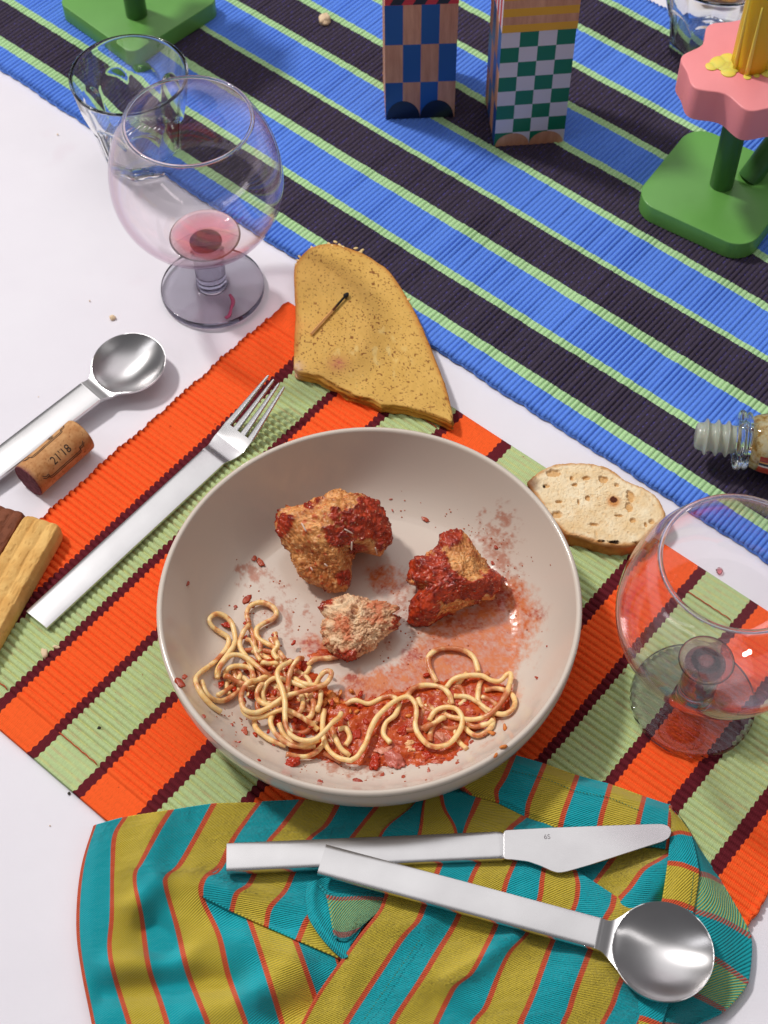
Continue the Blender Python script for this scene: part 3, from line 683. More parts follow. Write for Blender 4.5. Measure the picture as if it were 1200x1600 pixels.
mb2, c2 = meatball([(830,320),(870,300),(930,292),(965,315),(1000,350),(1040,400),(1075,440),(1100,465),(1150,490),(1155,515),(1140,560),(1110,605),(1060,615),(1000,640),(950,665),(900,680),(860,700),(830,735),(790,745),(745,758),(715,735),(705,690),(715,640),(740,600),(745,570),(700,555),(690,520),(710,490),(705,450),(725,432),(770,420),(785,385),(825,360)],
    5, 'wedge-shaped meatball half coated in red sauce at the right of the bowl',
    [(880,315,50,1.1),(740,480,55,.9),(860,460,50,.8),(930,560,80,.9),(780,650,80,.9),(740,720,50,.9),(1110,510,60,.9),(1030,540,50,.7),(830,560,60,.4)], [(960,430,75,.9),(1010,480,50,.5),(780,560,40,.5),(960,640,50,.5),(860,640,40,.3)], zc=1.35)
mb3, c3 = meatball([(255,660),(290,640),(330,615),(400,600),(440,615),(470,620),(500,640),(550,640),(590,650),(630,665),(635,680),(600,700),(630,720),(620,760),(580,790),(540,820),(510,860),(460,880),(415,900),(390,905),(350,885),(310,870),(285,840),(280,800),(260,780),(262,740),(285,710)],
    9, 'smallest meatball piece, a pale crumbly chunk torn open to show its inside',
    [(320,640,25,.8),(270,660,25,.6),(400,890,50,.6),(600,740,40,.5),(340,800,40,.2)], [(400,680,90,.9),(460,780,100,.6),(560,700,50,.5)], zc=.95, inner=True, depth=.8, hollows=[(420,650,30,.12)])
# cheese shreds on the biggest meatball
chz = solid('grated_cheese', srgb(236, 200, 178), 0.45, Subsurface_Weight=0.3)
def on_ball(o, px, py):
    """where the camera ray through a photo point meets the meatball"""
    me = o.data; V = np.empty(len(me.vertices)*3); me.vertices.foreach_get('co', V); V = V.reshape(-1, 3)/CM+np.array(o.location)/CM
    best = None; p0 = at(px, py, 0.0); cpos = np.array([0, 0, CAM_H]); d = (p0-cpos)/np.linalg.norm(p0-cpos)
    t = (V-cpos)@d; dist = np.linalg.norm(V-cpos-t[:, None]*d, axis=1); k = np.where(dist < 0.08)[0]
    if len(k) == 0: k = np.argsort(dist)[:3]
    return V[k[np.argmin(t[k])]]
shreds = [(470, 818, 478, 833), (540, 827, 551, 836), (552, 847, 548, 860), (588, 856, 590, 868), (484, 886, 487, 891), (506, 883, 511, 887)]
for k, (a, b, c, d) in enumerate(shreds):
    p, q = on_ball(mb1, a, b), on_ball(mb1, c, d); up = np.array([0, -.03, .07]); mm = (p+q)/2+up*1.5
    s_ = obj('cheese_shred', *tube(spline([p+up, mm, q+up], 8), np.r_[.025, np.full(6, .05), .025], 6), chz, parent=None)
    s_.data.transform(Matrix.Translation(-mb1.location)); s_.parent = mb1; s_.location = (0, 0, 0)

# ------------------------------------------------------------------ slices
def slab(name, outline_px, ztop, zbot, label, cat, colf, heightf, mat, sidef=None, edge=0.16, nr=70, na=300, cen=None, parent=None):
    P = at(np.array([p[0] for p in outline_px], float), np.array([p[1] for p in outline_px], float), ztop)[:, :2]
    O = spline(P, na, closed=True)
    if cen is None: c = O.mean(0)
    else: c = at(cen[0], cen[1], ztop)[:2]
    t = np.r_[np.linspace(0.01, .93, nr), 1-0.07*np.cos(np.linspace(0, math.pi/2, 9)[1:])**1.0]
    t = np.clip(np.sort(t), 0, 1)
    V = []; K = []
    for s in t:
        q = c+(O-c)*s; dd = np.linalg.norm((O-c), axis=1)*(1-s)
        drop = edge*(1-np.sqrt(np.clip(1-(1-np.clip(dd/edge, 0, 1))**2, 0, 1)))
        V.append(np.c_[q, ztop-drop]); K.append(np.c_[dd, np.zeros(na)])
    for k, f in enumerate(np.linspace(0, 1, 12)[1:]):
        z = ztop-edge+(zbot-(ztop-edge))*f; q = c+(O-c)*(1.0-0.02*f)
        V.append(np.c_[q, np.full(na, z)]); K.append(np.c_[np.zeros(na), np.full(na, f)])
    V = np.vstack(V); K = np.vstack(K); n = len(t)+11
    F = grid_faces(n, na, True).tolist(); F.append(list(range(na))[::-1])
    out = V-np.r_[c, 0]; out[:, 2] = 0; out /= np.linalg.norm(out, axis=1)[:, None]+1e-9
    dz, dout = heightf(V, K); V = V+np.c_[np.zeros((len(V), 2)), dz]+out*dout[:, None]
    V[:, 2] = np.maximum(V[:, 2], zbot)
    col, rgh = colf(V, K)
    o = obj(name, V, F, mat, col=col, rgh=rgh, origin=(c[0], c[1], zbot)); tag(o, label, cat); return o
BREAD = attr_mat('baked_crumb', bump=(1300, 0.00025), bump2=(3800, 0.0001), spec=0.25)
z4 = lambda L: [(x/4.2857+440, y/4.2857+360) for x, y in L]
toast_o = z4([(82, 260), (100, 205), (150, 140), (200, 105), (270, 85), (340, 82), (420, 100), (490, 125), (560, 155), (640, 205), (710, 255), (770, 330), (810, 390), (850, 460), (890, 530), (930, 610), (970, 700), (1010, 800), (1045, 890), (1080, 980), (1110, 1070), (1130, 1150), (1147, 1225), (1150, 1285), (1100, 1262), (1030, 1235), (960, 1210), (880, 1190), (800, 1175), (720, 1165), (660, 1160), (600, 1130), (520, 1105), (440, 1075), (380, 1040), (320, 1010), (260, 975), (190, 960), (120, 945), (85, 915), (80, 850), (85, 700), (92, 550), (85, 400)])
tx = toast_o[32:40]
def toast_h(V, K):
    n = fbm(V/0.9, 4, 51); top = (K[:, 1] == 0)
    cut = sstep(0, 1, (V[:, 0]*0+1))
    p0 = at(460, 580, 1.4); p1 = at(708, 662, 1.4); d = (p1-p0)[:2]; L = np.hypot(*d); d /= L; nrm = np.array([-d[1], d[0]])
    dist = (V[:, :2]-p0[:2])@nrm; broken = 1-sstep(0.25, 0.7, np.abs(dist))
    lay = np.sin(V[:, 2]*14)*0.10
    dz = np.where(top, 0.025*n+0.02*fbm(V/.25, 3, 52), 0)
    smear = fbm(np.stack([V[:, 0]/.5, V[:, 1]/1.2, 0*V[:, 2]], -1), 3, 66); dz += np.where(top, 0.035*np.abs(smear), 0)*sstep(1.0, 2.5, K[:, 0])
    dout = np.where(K[:, 1] > 0, 1, sstep(.25, 0, K[:, 0]))*(0.05*fbm(V/.5, 3, 53)+broken*(0.20*fbm(np.c_[V[:, :2]/.7, V[:, 2]*2.2], 4, 54, .6)+lay))
    dz = dz - top*broken*0.06*sstep(.3, 0, K[:, 0])
    return dz, dout
def toast_c(V, K):
    n = fbm(V/1.6, 4, 55); col = mixc(S(212, 166, 82), S(222, 176, 92), np.clip(.5+n, 0, 1))
    sp = vnoise(V*[1, 1, .3]/0.085, 56); sp2 = vnoise(V*[1, 1, .3]/0.14+9, 57); dens = 0.06*fbm(V/1.2, 2, 70)
    spk = np.maximum(sstep(.66, .80, sp+dens), sstep(.74, .84, sp2+dens))*(K[:, 1] == 0)
    col = mixc(col, S(128, 70, 22), spk*.9)
    spg = sstep(.72, .84, vnoise(V*[1, 1, .3]/0.12+31, 58)); col = mixc(col, S(150, 132, 50), spg*.5*(K[:, 1] == 0))
    e = at(575, 560, 1.4)[:2]; d = (V[:, :2]-at(560, 660, 1.4)[:2]); up = sstep(4.5, 8.5, np.hypot(d[:, 0]*.8, d[:, 1]))
    right = sstep(.7, 0, K[:, 0])
    p0 = at(460, 580, 1.4); p1 = at(708, 662, 1.4); dd = (p1-p0)[:2]; dd /= np.hypot(*dd); nrm = np.array([-dd[1], dd[0]]); dist = (V[:, :2]-p0[:2])@nrm
    crust = sstep(.55, 0, K[:, 0]+.15*fbm(V/.4, 3, 59))*sstep(.8, 1.6, np.abs(dist))
    col = mixc(col, S(184, 104, 34), crust*.75); col = mixc(col, S(140, 66, 22), np.where(K[:, 1] > 0, 1, 0)*sstep(.8, 1.6, np.abs(dist))*.8)
    side = (K[:, 1] > 0)*(1-sstep(.8, 1.6, np.abs(dist))); col = mixc(col, mixc(S(206, 152, 62), S(160, 102, 30), sstep(-.3, .6, np.sin(V[:, 2]*14+V[:, 0]))), side)
    for x, y, r, c, a in ((528, 568, .55, S(186, 96, 84), .8), (465, 572, .35, S(226, 190, 170), .9), (468, 510, .6, S(236, 150, 80), .35)):
        q = at(x, y, 1.4)[:2]; m = np.exp(-((V[:, 0]-q[0])**2+(V[:, 1]-q[1])**2)/r**2)*(0.75+.6*fbm(V/.15, 2, 60)); col = mixc(col, c, np.clip(m*a, 0, 1))
    sm = sstep(.25, .6, fbm(np.stack([V[:, 0]/.4, V[:, 1]/.9, 0*V[:, 2]], -1), 3, 66))*sstep(3.4, 1.5, np.hypot(V[:, 0]-at(580, 550, 1.4)[0], V[:, 1]-at(580, 550, 1.4)[1]))
    col = mixc(col, S(232, 202, 128), sm*.6)
    return col, 0.55-0.2*sm
toast = slab('toast_slice', toast_o, 1.4, 0.32, 'big speckled mustard-yellow toast slice with a burnt match lying on it', 'toast', toast_c, toast_h, BREAD, nr=150, na=520, cen=(565, 540))
# sesame seeds on the crust
seed_m = solid('sesame_seed', srgb(236, 206, 140), 0.5)
for x, y in ((514, 381), (519, 384), (524, 378), (531, 383), (536, 386), (484, 390), (487, 387), (466, 407), (464, 413), (468, 401), (556, 388), (563, 394), (638, 468), (566, 391)):
    p = at(x, y, 1.35); V, F = lump(p, 0.11, int(x), .55, 2, .05, (1.5, .85), x*1.3); s_ = obj('sesame_seed', V, F, seed_m, parent=toast)
def bread():
    zb = lambda L: [(x/4.615+800, y/4.615+700) for x, y in L]
    ol = zb([(110, 240), (160, 190), (220, 150), (300, 118), (400, 103), (500, 103), (600, 112), (680, 135), (750, 175), (810, 220), (880, 255), (960, 290), (1030, 335), (1070, 380), (1095, 430), (1110, 475), (1090, 520), (1040, 570), (990, 620), (940, 665), (880, 695), (800, 708), (720, 702), (640, 690), (560, 665), (480, 640), (400, 620), (340, 570), (280, 500), (220, 420), (170, 330), (130, 280)])
    holes = [(300, 180, 55, 30), (660, 225, 42, 28), (755, 265, 18, 14), (855, 345, 32, 48), (845, 425, 28, 40), (545, 360, 22, 24), (325, 480, 42, 28), (455, 265, 22, 14), (430, 215, 14, 20), (480, 390, 10, 22), (735, 680, 40, 12), (640, 670, 25, 9), (1010, 530, 25, 18), (965, 550, 12, 20), (340, 385, 30, 12), (590, 550, 30, 14), (870, 520, 25, 18), (250, 270, 24, 16), (230, 275, 8, 16), (900, 680, 12, 8), (540, 215, 30, 18), (770, 485, 30, 10)]
    hs = [(at(x/4.615+800, y/4.615+700, 1.5)[:2], rx/4.615/27, ry/4.615/27/.86) for x, y, rx, ry in holes]
    zt = 1.5
    def hole(V):
        h = np.zeros(len(V)); nz = 0.35*fbm(V/.22, 3, 81)
        for c, rx, ry in hs:
            d = np.sqrt(((V[:, 0]-c[0])/rx)**2+((V[:, 1]-c[1])/ry)**2)+nz; h = np.maximum(h, sstep(1.05, .75, d))
        return h
    def small(V): return sstep(.40, .60, vnoise(V*[1, 1, .2]/0.19, 82))*.65+sstep(.45, .62, vnoise(V*[1, 1, .2]/0.10, 83))*.5
    def hf(V, K):
        top = K[:, 1] == 0; h = hole(V)
        dz = top*(-0.16*h-0.05*small(V)*(1-h)+0.04*fbm(V/.7, 3, 84)+0.03*fbm(V/.12, 2, 85))
        return dz, np.where(K[:, 1] > 0, 1, sstep(.2, 0, K[:, 0]))*(0.09*fbm(V/.8, 4, 86))
    def cf(V, K):
        h = hole(V); n = fbm(V/.9, 4, 87); col = mixc(S(250, 232, 198), S(236, 204, 156), np.clip(.5+1.1*n, 0, 1))
        col = mixc(col, S(208, 158, 96), np.clip(h*.8+small(V)*.35, 0, 1))
        q = at(735/4.615+800, 385/4.615+700, 1.5)[:2]; d = np.hypot((V[:, 0]-q[0])/1.0, (V[:, 1]-q[1]))+.06*fbm(V/.15, 2, 90)
        col = mixc(col, S(206, 124, 40), sstep(.55, .2, d)*.8); q2 = at(732/4.615+800, 372/4.615+700, 1.5)[:2]
        col = mixc(col, S(88, 38, 16), sstep(.26, .18, np.hypot(V[:, 0]-q2[0], V[:, 1]-q2[1])+.05*fbm(V/.1, 2, 91)))
        for x, y, r in ((735, 680, .28), (640, 672, .2), (895, 680, .15), (228, 270, .12)):
            q = at(x/4.615+800, y/4.615+700, 1.5)[:2]; col = mixc(col, S(52, 34, 20), sstep(r, r*.6, np.hypot((V[:, 0]-q[0])*.6, (V[:, 1]-q[1])*1.6)+.1*fbm(V/.12, 2, 92)))
        edge = sstep(.32, .05, K[:, 0]+.12*fbm(V/.4, 3, 88)); col = mixc(col, S(200, 136, 70), edge*.85)
        left = sstep(.5, -2.3, V[:, 0]-at(870, 780, 1.5)[0])
        side = K[:, 1] > 0; cs = mixc(S(206, 140, 76), S(150, 82, 40), np.clip(.4+.9*fbm(V/.5, 4, 89)+left*.6-.4*K[:, 1], 0, 1)); cs = mixc(cs, S(110, 56, 28), sstep(.2, .5, fbm(V/.25, 3, 93))*left)
        col = mixc(col, cs, side*1.0)
        l2 = at(826, 755, 1.5)[:2]; m = sstep(.9, .2, np.hypot(V[:, 0]-l2[0], V[:, 1]-l2[1])+.2*fbm(V/.3, 3, 95)); col = mixc(col, S(110, 58, 28), m*.8)
        return col, 0.75
    slab('bread_slice', ol, zt, 0.30, 'oval slice of white bread with holes and one burnt spot beside the bowl', 'bread', cf, hf, BREAD, nr=120, na=460, cen=(930, 788))
bread()

# ------------------------------------------------------------------ match
def match():
    a = at(486, 521, 1.62); b = at(541, 459, 1.75); a[2] = 1.55; b[2] = 1.62
    rt = root('burnt_match', a, 'burnt wooden match with a black head lying on the yellow toast', 'match')
    d = (b-a)/np.linalg.norm(b-a); L = np.linalg.norm(b-a)
    def stick(s0, s1, w0, w1, c0, c1):
        n = 12; C = np.array([a+d*(s0+(s1-s0)*k/(n-1)) for k in range(n)]); C[:, 2] += 0.015*np.sin(np.linspace(s0, s1, n)*2)
        V, F = tube(C, np.linspace(w0, w1, n), 4); t = np.repeat(np.linspace(0, 1, n), 4); return V, F, mixc(c0, c1, t)
    V, F, c = stick(0, L*.62, .10, .095, S(226, 170, 110), S(220, 160, 96)); m = attr_mat('match_wood', bump=(2500, .00004))
    obj('stick', V, F, m, parent=rt, smooth=False, col=c, rgh=.7)
    V, F, c = stick(L*.60, L*.96, .098, .085, S(110, 60, 30), S(24, 20, 20)); c = mixc(c, S(22, 19, 19), sstep(.15, .5, np.repeat(np.linspace(0, 1, 12), 4)))
    obj('charred_stick', V, F, m, parent=rt, smooth=False, col=c, rgh=.8)
    V, F = lump(b, .17, 4, .9, 3, .25, (1.25, .9), math.atan2(d[1], d[0])); obj('match_head', V, F, solid('char', srgb(24, 22, 24), .75, bump=(1800, .0002)), parent=rt)
match()

# ------------------------------------------------------------------ cutlery
def bar(C, hw, th, side, name, parent, edge=0.035, mat=None, tilt=None):
    """flat bar along the centre line C (top surface), half widths hw, thickness th, side = unit sideways vector"""
    C = np.asarray(C, float); n = len(C); hw = np.zeros(n)+hw; th = np.zeros(n)+th; side = np.asarray(side, float)
    e = edge; V = []; uv = []
    s = np.r_[0, np.cumsum(np.linalg.norm(np.diff(C, axis=0), axis=1))]
    for k in range(n):
        w_, t = hw[k], th[k]; e_ = min(e, w_*.5, t*.45)
        prof = [(-w_, -e_), (-w_+e_*.3, -e_*.3), (-w_+e_, 0)]+[(-w_+e_+(2*w_-2*e_)*q/8, .05*w_*(1-(q/4-1)**2)) for q in range(1, 8)]+[(w_-e_, 0), (w_-e_*.3, -e_*.3), (w_, -e_), (w_, -t+e_), (w_-e_, -t), (-w_+e_, -t), (-w_, -t+e_)]
        for x, z in prof: V.append(C[k]+side*x+np.array([0, 0, z])); uv.append((s[k]/8, x/2+.5))
    m_ = len(prof); F = grid_faces(n, m_, True).tolist(); F.append(list(range(m_))); F.append([(n-1)*m_+k for k in range(m_)][::-1])
    return obj(name, np.array(V), F, mat or M['steel'], parent=parent, uv=np.array(uv))
def autosmooth(o):
    try:
        o.data.set_sharp_from_angle(angle=math.radians(35))
    except Exception: pass
def frame(p0, p1):
    d = p1-p0; d[2] = 0; L = np.linalg.norm(d); d /= L; return d, np.array([d[1], -d[0], 0.0]), L
def spoon(pe, pc, z_end, z_bowl, R, hw, label, group, top_w=None):
    """pe: middle of the handle end (x,y), pc: centre of the spoon bowl (x,y)"""
    p0 = np.array([pe[0], pe[1], 0.0]); p1 = np.array([pc[0], pc[1], 0.0]); d, sd, L = frame(p0.copy(), p1.copy())
    rt = root('spoon', (pe[0], pe[1], z_end-.3), label, 'spoon', group)
    zr = lambda s: z_end+(z_bowl-z_end)*s/L
    s1 = L-R-.80                                  # handle ends here
    ss = np.linspace(0, s1, 14)
    C = np.array([p0+d*s+[0, 0, zr(s)] for s in ss]); th = np.full(14, .30)
    h = bar(C, hw, th, sd, 'handle', rt); autosmooth(h)
    # neck and bowl: one sheet
    na, nt_ = 120, 41
    s = np.r_[np.linspace(s1, L-R+.6, 50, endpoint=False), L-R+.6+(2*R-.6)*(np.sin(np.linspace(0, 1, 70)*math.pi/2))]
    W = np.sqrt(np.clip(R*R-(s-L)**2, 0, None)); t = (s-s1)/(L-R+.75-s1)
    neck = hw+0*t
    x0, x1 = s1+.25, L-.72*R; q = np.clip((s-x0)/(x1-x0), 0, 1); m1 = 1.04*(x1-x0)
    her = (2*q**3-3*q**2+1)*hw+(-2*q**3+3*q**2)*.694*R+(q**3-q**2)*m1; wd = np.where(s < x1, her, W)
    wd = np.maximum(wd, 1e-3)
    u = np.linspace(-1, 1, nt_); u = np.sign(u)*(1-(1-np.abs(u))**1.25)
    Sg, U = np.meshgrid(s, u, indexing='ij'); Wg = wd[:, None]*U
    r = np.sqrt((Sg-L)**2+Wg**2)/(R*.985)
    dish = 0.95*np.clip(1-r**2, 0, 1)**.85
    dip = 0.30*np.exp(-((Sg-(L-R-.05))/.40)**2)*sstep(s1, s1+.35, Sg)
    rise = 0.0
    Z = zr(Sg)-dish-dip*0.75-0.05*sstep(s1, s1+.2, Sg)
    top = p0+d*Sg[..., None]+sd*Wg[..., None]+np.stack([0*Z, 0*Z, Z], -1)
    thk = .30+(.16-.30)*sstep(s1, s1+1.0, Sg); bot = top.copy(); bot[..., 2] -= thk
    lipn = 0.035
    top2 = top.copy(); n, m_ = top.shape[:2]
    V = np.vstack([top.reshape(-1, 3), bot.reshape(-1, 3)]); F = np.vstack([grid_faces(n, m_)[:, ::-1], grid_faces(n, m_, off=n*m_)])
    idx = np.arange(n*m_).reshape(n, m_); lp = np.concatenate([idx[:, 0], idx[-1, 1:], idx[::-1, -1][1:], idx[0, ::-1][1:-1]]); l2 = np.roll(lp, -1)
    F = np.vstack([F, np.stack([lp, l2, l2+n*m_, lp+n*m_], -1)])
    uv = np.tile(np.stack([Sg/8, Wg/2+.5], -1).reshape(-1, 2), (2, 1))
    b_ = obj('spoon_bowl', V, F, M['steel_bowl'], parent=rt, uv=uv); autosmooth(b_)
    return rt
e1 = (at(0, 726, .6)[:2]-at(201, 563, 1.5)[:2]); c_s1 = at(200, 563, 1.5)[:2]; dd = e1/np.linalg.norm(e1)
spoon(c_s1+dd*19.6, c_s1, .45, 1.35, 2.35, .95, 'steel spoon lying on the white tablecloth beside the cork', 'matching round-bowled steel spoons')
c_s2 = at(1036, 1486, 2.3)[:2]; e2 = at(503, 1344, 2.35)[:2]
spoon(e2, c_s2, 2.56, 2.38, 2.5, .80, 'steel spoon lying across the knife on the striped napkin', 'matching round-bowled steel spoons')

def knife():
    a = at(354, 1339, 2.05); b = at(779, 1320, 2.02); tip = at(1050, 1300, 2.0)
    rt = root('table_knife', (a[0], a[1], 1.5), 'steel table knife with a broad blade lying under the spoon on the napkin', 'knife')
    d, sd, L = frame(a.copy(), b.copy())
    hwA = np.linalg.norm(at(354, 1316, 2.0)-at(354, 1362, 2.0))/2*.97; hwB = np.linalg.norm(at(783, 1298, 1.85)-at(783, 1341, 1.85))/2
    n = 16; C = np.array([a+d*L*k/(n-1)+[0, 0, (b[2]-a[2])*k/(n-1)] for k in range(n)]); C[:, 2] = np.linspace(a[2], b[2], n)
    h = bar(C, np.linspace(hwA, hwB, n), .55, sd, 'handle', rt, edge=.06); autosmooth(h)
    C2 = np.array([b+d*s+[0, 0, -.03-.04*(s > .1)] for s in (0, .06, .25, .32)]); bo = bar(C2, [hwB, hwB+.02, hwB-.03, hwB-.06], .40, sd, 'bolster', rt, edge=.1); autosmooth(bo)
    # blade outline (top view) traced from the photo, flat and thin
    zt = 1.99
    ol = [(787, 1297), (860, 1293), (940, 1290), (1010, 1287.5), (1035, 1287), (1045, 1290), (1050, 1298), (1047, 1307), (1038, 1314), (1000, 1326), (960, 1339), (920, 1352), (885, 1362), (872, 1364), (862, 1361), (845, 1353), (825, 1346), (800, 1343), (787, 1342.5)]
    P = at(np.array([p[0] for p in ol]), np.array([p[1] for p in ol]), zt)[:, :2]; P = P[::-1]
    A_ = np.vstack([P, P[:1]]); dq = np.r_[0, np.cumsum(np.linalg.norm(np.diff(A_, axis=0), axis=1))]; sq = np.linspace(0, dq[-1], 221)[:-1]; P = np.stack([np.interp(sq, dq, A_[:, 0]), np.interp(sq, dq, A_[:, 1])], -1)
    for _ in range(3): P = .5*P+.25*(np.roll(P, 1, 0)+np.roll(P, -1, 0))
    V, F = prism(P, zt-.10, zt, .02, 2); uv = np.c_[(V[:, 0])/8, V[:, 1]/2]
    bl = obj('blade', V, F, M['steel'], parent=rt, uv=uv, smooth=False)
    t = text_mesh('6S', .36, 0.01, solid('etched_mark', srgb(120, 112, 116), .5), 'maker_mark', rt, at(850, 1311, zt+.006), math.degrees(math.atan2(d[1], d[0])))
def text_mesh(s, size, ext, mat, name, parent, pos, rot):
    cu = bpy.data.curves.new(name, 'FONT'); cu.body = s; cu.size = size*CM; cu.extrude = ext*CM*.3
    tmp = bpy.data.objects.new('tmp', cu); COL.objects.link(tmp); bpy.context.view_layer.update()
    me = bpy.data.meshes.new_from_object(tmp.evaluated_get(bpy.context.evaluated_depsgraph_get())); bpy.data.objects.remove(tmp)
    o = bpy.data.objects.new(name, me); COL.objects.link(o); o.parent = parent; me.materials.clear(); me.materials.append(mat)
    p0 = np.array(parent.location)/CM
    me.transform(Matrix.Translation(Vector((np.asarray(pos)-p0)*CM)) @ Matrix.Rotation(math.radians(rot), 4, 'Z'))
    return o
knife()

def fork():
    a = (at(41, 954, .8)+at(72, 982, .8))/2; b = (at(316, 702, .8)+at(348, 726, .8))/2
    rt = root('fork', (a[0], a[1], .4), 'steel four-tined fork lying on the placemat to the left of the bowl', 'fork')
    d, sd, L = frame(a.copy(), b.copy()); hw = .87
    n = 14; C = np.array([a+d*L*k/(n-1) for k in range(n)]); C[:, 2] = .80
    h = bar(C, hw, .30, sd, 'handle', rt, edge=.04); autosmooth(h)
    # head: dips below the handle, widens, then the tines rise
    tipm = (at(418, 588, 2.5)+at(446, 608, 2.5))/2; dh, sh, Lh = frame(b.copy(), tipm.copy())
    zf = lambda s:   .80-.16*sstep(0, .7, s)*(1-sstep(.9, Lh, s))+ 1.85*np.clip((s-1.5)/(Lh-1.5), 0, 1)**1.1
    ns = 34; s = np.linspace(0, 2.35, ns); hws = hw+(1.12-hw)*sstep(.15, 1.5, s); u = np.linspace(-1, 1, 15)
    Sg, U = np.meshgrid(s, u, indexing='ij'); Wg = hws[:, None]*U; Z = zf(Sg)+.06*(U**2)*sstep(.8, 1.6, Sg)
    top = b*[1, 1, 0]+dh*Sg[..., None]+sh*Wg[..., None]+np.stack([0*Z, 0*Z, Z], -1); bot = top-[0, 0, .17]
    N_ = ns*15; V = np.vstack([top.reshape(-1, 3), bot.reshape(-1, 3)]); F = np.vstack([grid_faces(ns, 15)[:, ::-1], grid_faces(ns, 15, off=N_)])
    idx = np.arange(N_).reshape(ns, 15); lp = np.concatenate([idx[:, 0], idx[-1, 1:], idx[::-1, -1][1:], idx[0, ::-1][1:-1]]); l2 = np.roll(lp, -1)
    F = np.vstack([F, np.stack([lp, l2, l2+N_, lp+N_], -1)]); uv = np.tile(np.stack([Sg/8, Wg/2+.5], -1).reshape(-1, 2), (2, 1))
    hd = obj('neck', V, F, M['steel'], parent=rt, uv=uv); autosmooth(hd)
    for k in range(4):
        u0 = (-.84+.56*k)*1.0; s = np.linspace(2.34, Lh, 22); q = (s-2.34)/(Lh-2.34)
        off = u0*(1.12+(.80-1.12)*q); C = b*[1, 1, 0]+dh*s[:, None]+sh*off[:, None]; C[:, 2] = zf(s)+.06*u0**2
        w_ = .22*(1-q)+.085*q; w_ = w_*np.where(q > .97, .6, 1)
        t = bar(C, w_, .17-.06*q, sh, 'tine', rt, edge=.04); autosmooth(t)
fork()

# ------------------------------------------------------------------ goblets and tumblers
def goblet(x, y, z0, label, wine, stain, tilt=0):
    rt = root('wine_goblet', (x, y, z0), label, 'wine glass', 'smoky-footed wine goblets')
    c = (x, y, z0)
    foot = [(0.001, 0.0), (3.1, 0.0), (3.32, .03), (3.43, .12), (3.43, .42), (3.38, .52), (3.25, .56), (1.5, .60), (1.15, .64), (1.05, .74), (1.02, .9), (1.0, 2.0), (1.0, 4.2), (1.03, 4.5), (1.06, 4.60), (0.001, 4.60)]
    # foot and stem are one smoky solid
    P = spline(foot[1:-1], 70); P = np.vstack([foot[0], P, foot[-1]])
    V, F = lathe(P, c, 96); f_ = obj('foot_and_stem', V, F, M['smoke_glass'], parent=rt)
    a, b, zc = 5.32, 5.45, 10.0
    phi = np.linspace(-math.pi/2+.02, math.acos(3.82/a), 60)
    out = np.stack([a*np.cos(phi), zc+b*np.sin(phi)], -1); out[:, 1] = np.maximum(out[:, 1], 4.54)
    top_z = 14.76-z0*0; sc = (top_z-zc)/(out[-1, 1]-zc); up = out[:, 1] > zc; out[up, 1] = zc+(out[up, 1]-zc)*sc
    inn = np.stack([(a-.11)*np.cos(phi), zc+(b-.10)*np.sin(phi)], -1); inn[up, 1] = zc+(inn[up, 1]-zc)*sc
    thick = 0.28*np.exp(-(inn[:, 0]/1.6)**2); inn[:, 1] += thick
    rm = (out[-1]+inn[-1])/2; rim = [(rm[0]+.085*math.cos(q), max(out[-1, 1], inn[-1, 1])+.04+.085*math.sin(q)) for q in np.linspace(-.6, math.pi+.6, 14)]
    prof = np.vstack([[[0.001, out[0, 1]]], out, rim, inn[::-1], [[0.001, inn[0, 1]]]])
    V, F = lathe(prof, c, 128); obj('glass_bowl', V, F, M['pink_thin'], parent=rt)
    q = np.linspace(0, 2*math.pi, 15)[:-1]; tr_ = [(rm[0]+.115*math.cos(a_), max(out[-1, 1], inn[-1, 1])+.04+.105*math.sin(a_)) for a_ in q]
    V, F = lathe(tr_+[tr_[0]], c, 128); obj('rim', V, F, M['pink_glass'], parent=rt)
    # a little wine left in the bottom
    if wine:
        r0 = wine; k = inn[:, 0] < r0; pr = inn[:len(phi)][k]; zs = pr[-1, 1]
        pw = np.vstack([[[0.001, pr[0, 1]-.03]], pr+[0, -.03], [[r0*.985, zs-.01]], [[r0*.93, zs-.06]], [[0.001, zs-.07]]])
        V, F = lathe(pw, c, 96); obj('wine_dregs', V, F, M['wine'], parent=rt)
    if stain:   # a thin dried run of wine on the foot
        pts = [np.array([x+px, y+py, z0+.615-.02*i]) for i, (px, py) in enumerate(stain)]
        V, F = tube(spline(pts, 24), .09+.05*np.abs(np.sin(np.linspace(0, 5, 24))), 8); V[:, 2] = z0+.56+(V[:, 2]-z0-.56)*.25+.02
        obj('wine_run', V, F, solid('dried_wine', srgb(176, 70, 110), .2, Transmission_Weight=0.0), parent=rt)
    return rt
goblet(-11.15, 69.6, 0.0, 'wine goblet on the white cloth with red dregs in it, in front of the tumbler', 2.3, [(1.2, -.9), (1.45, -1.5), (1.35, -2.1), (1.25, -2.7), (1.0, -2.95)])
goblet(16.85, 38.5, 0.38, 'wine goblet standing on the striped placemat at the right edge', 1.5, None)

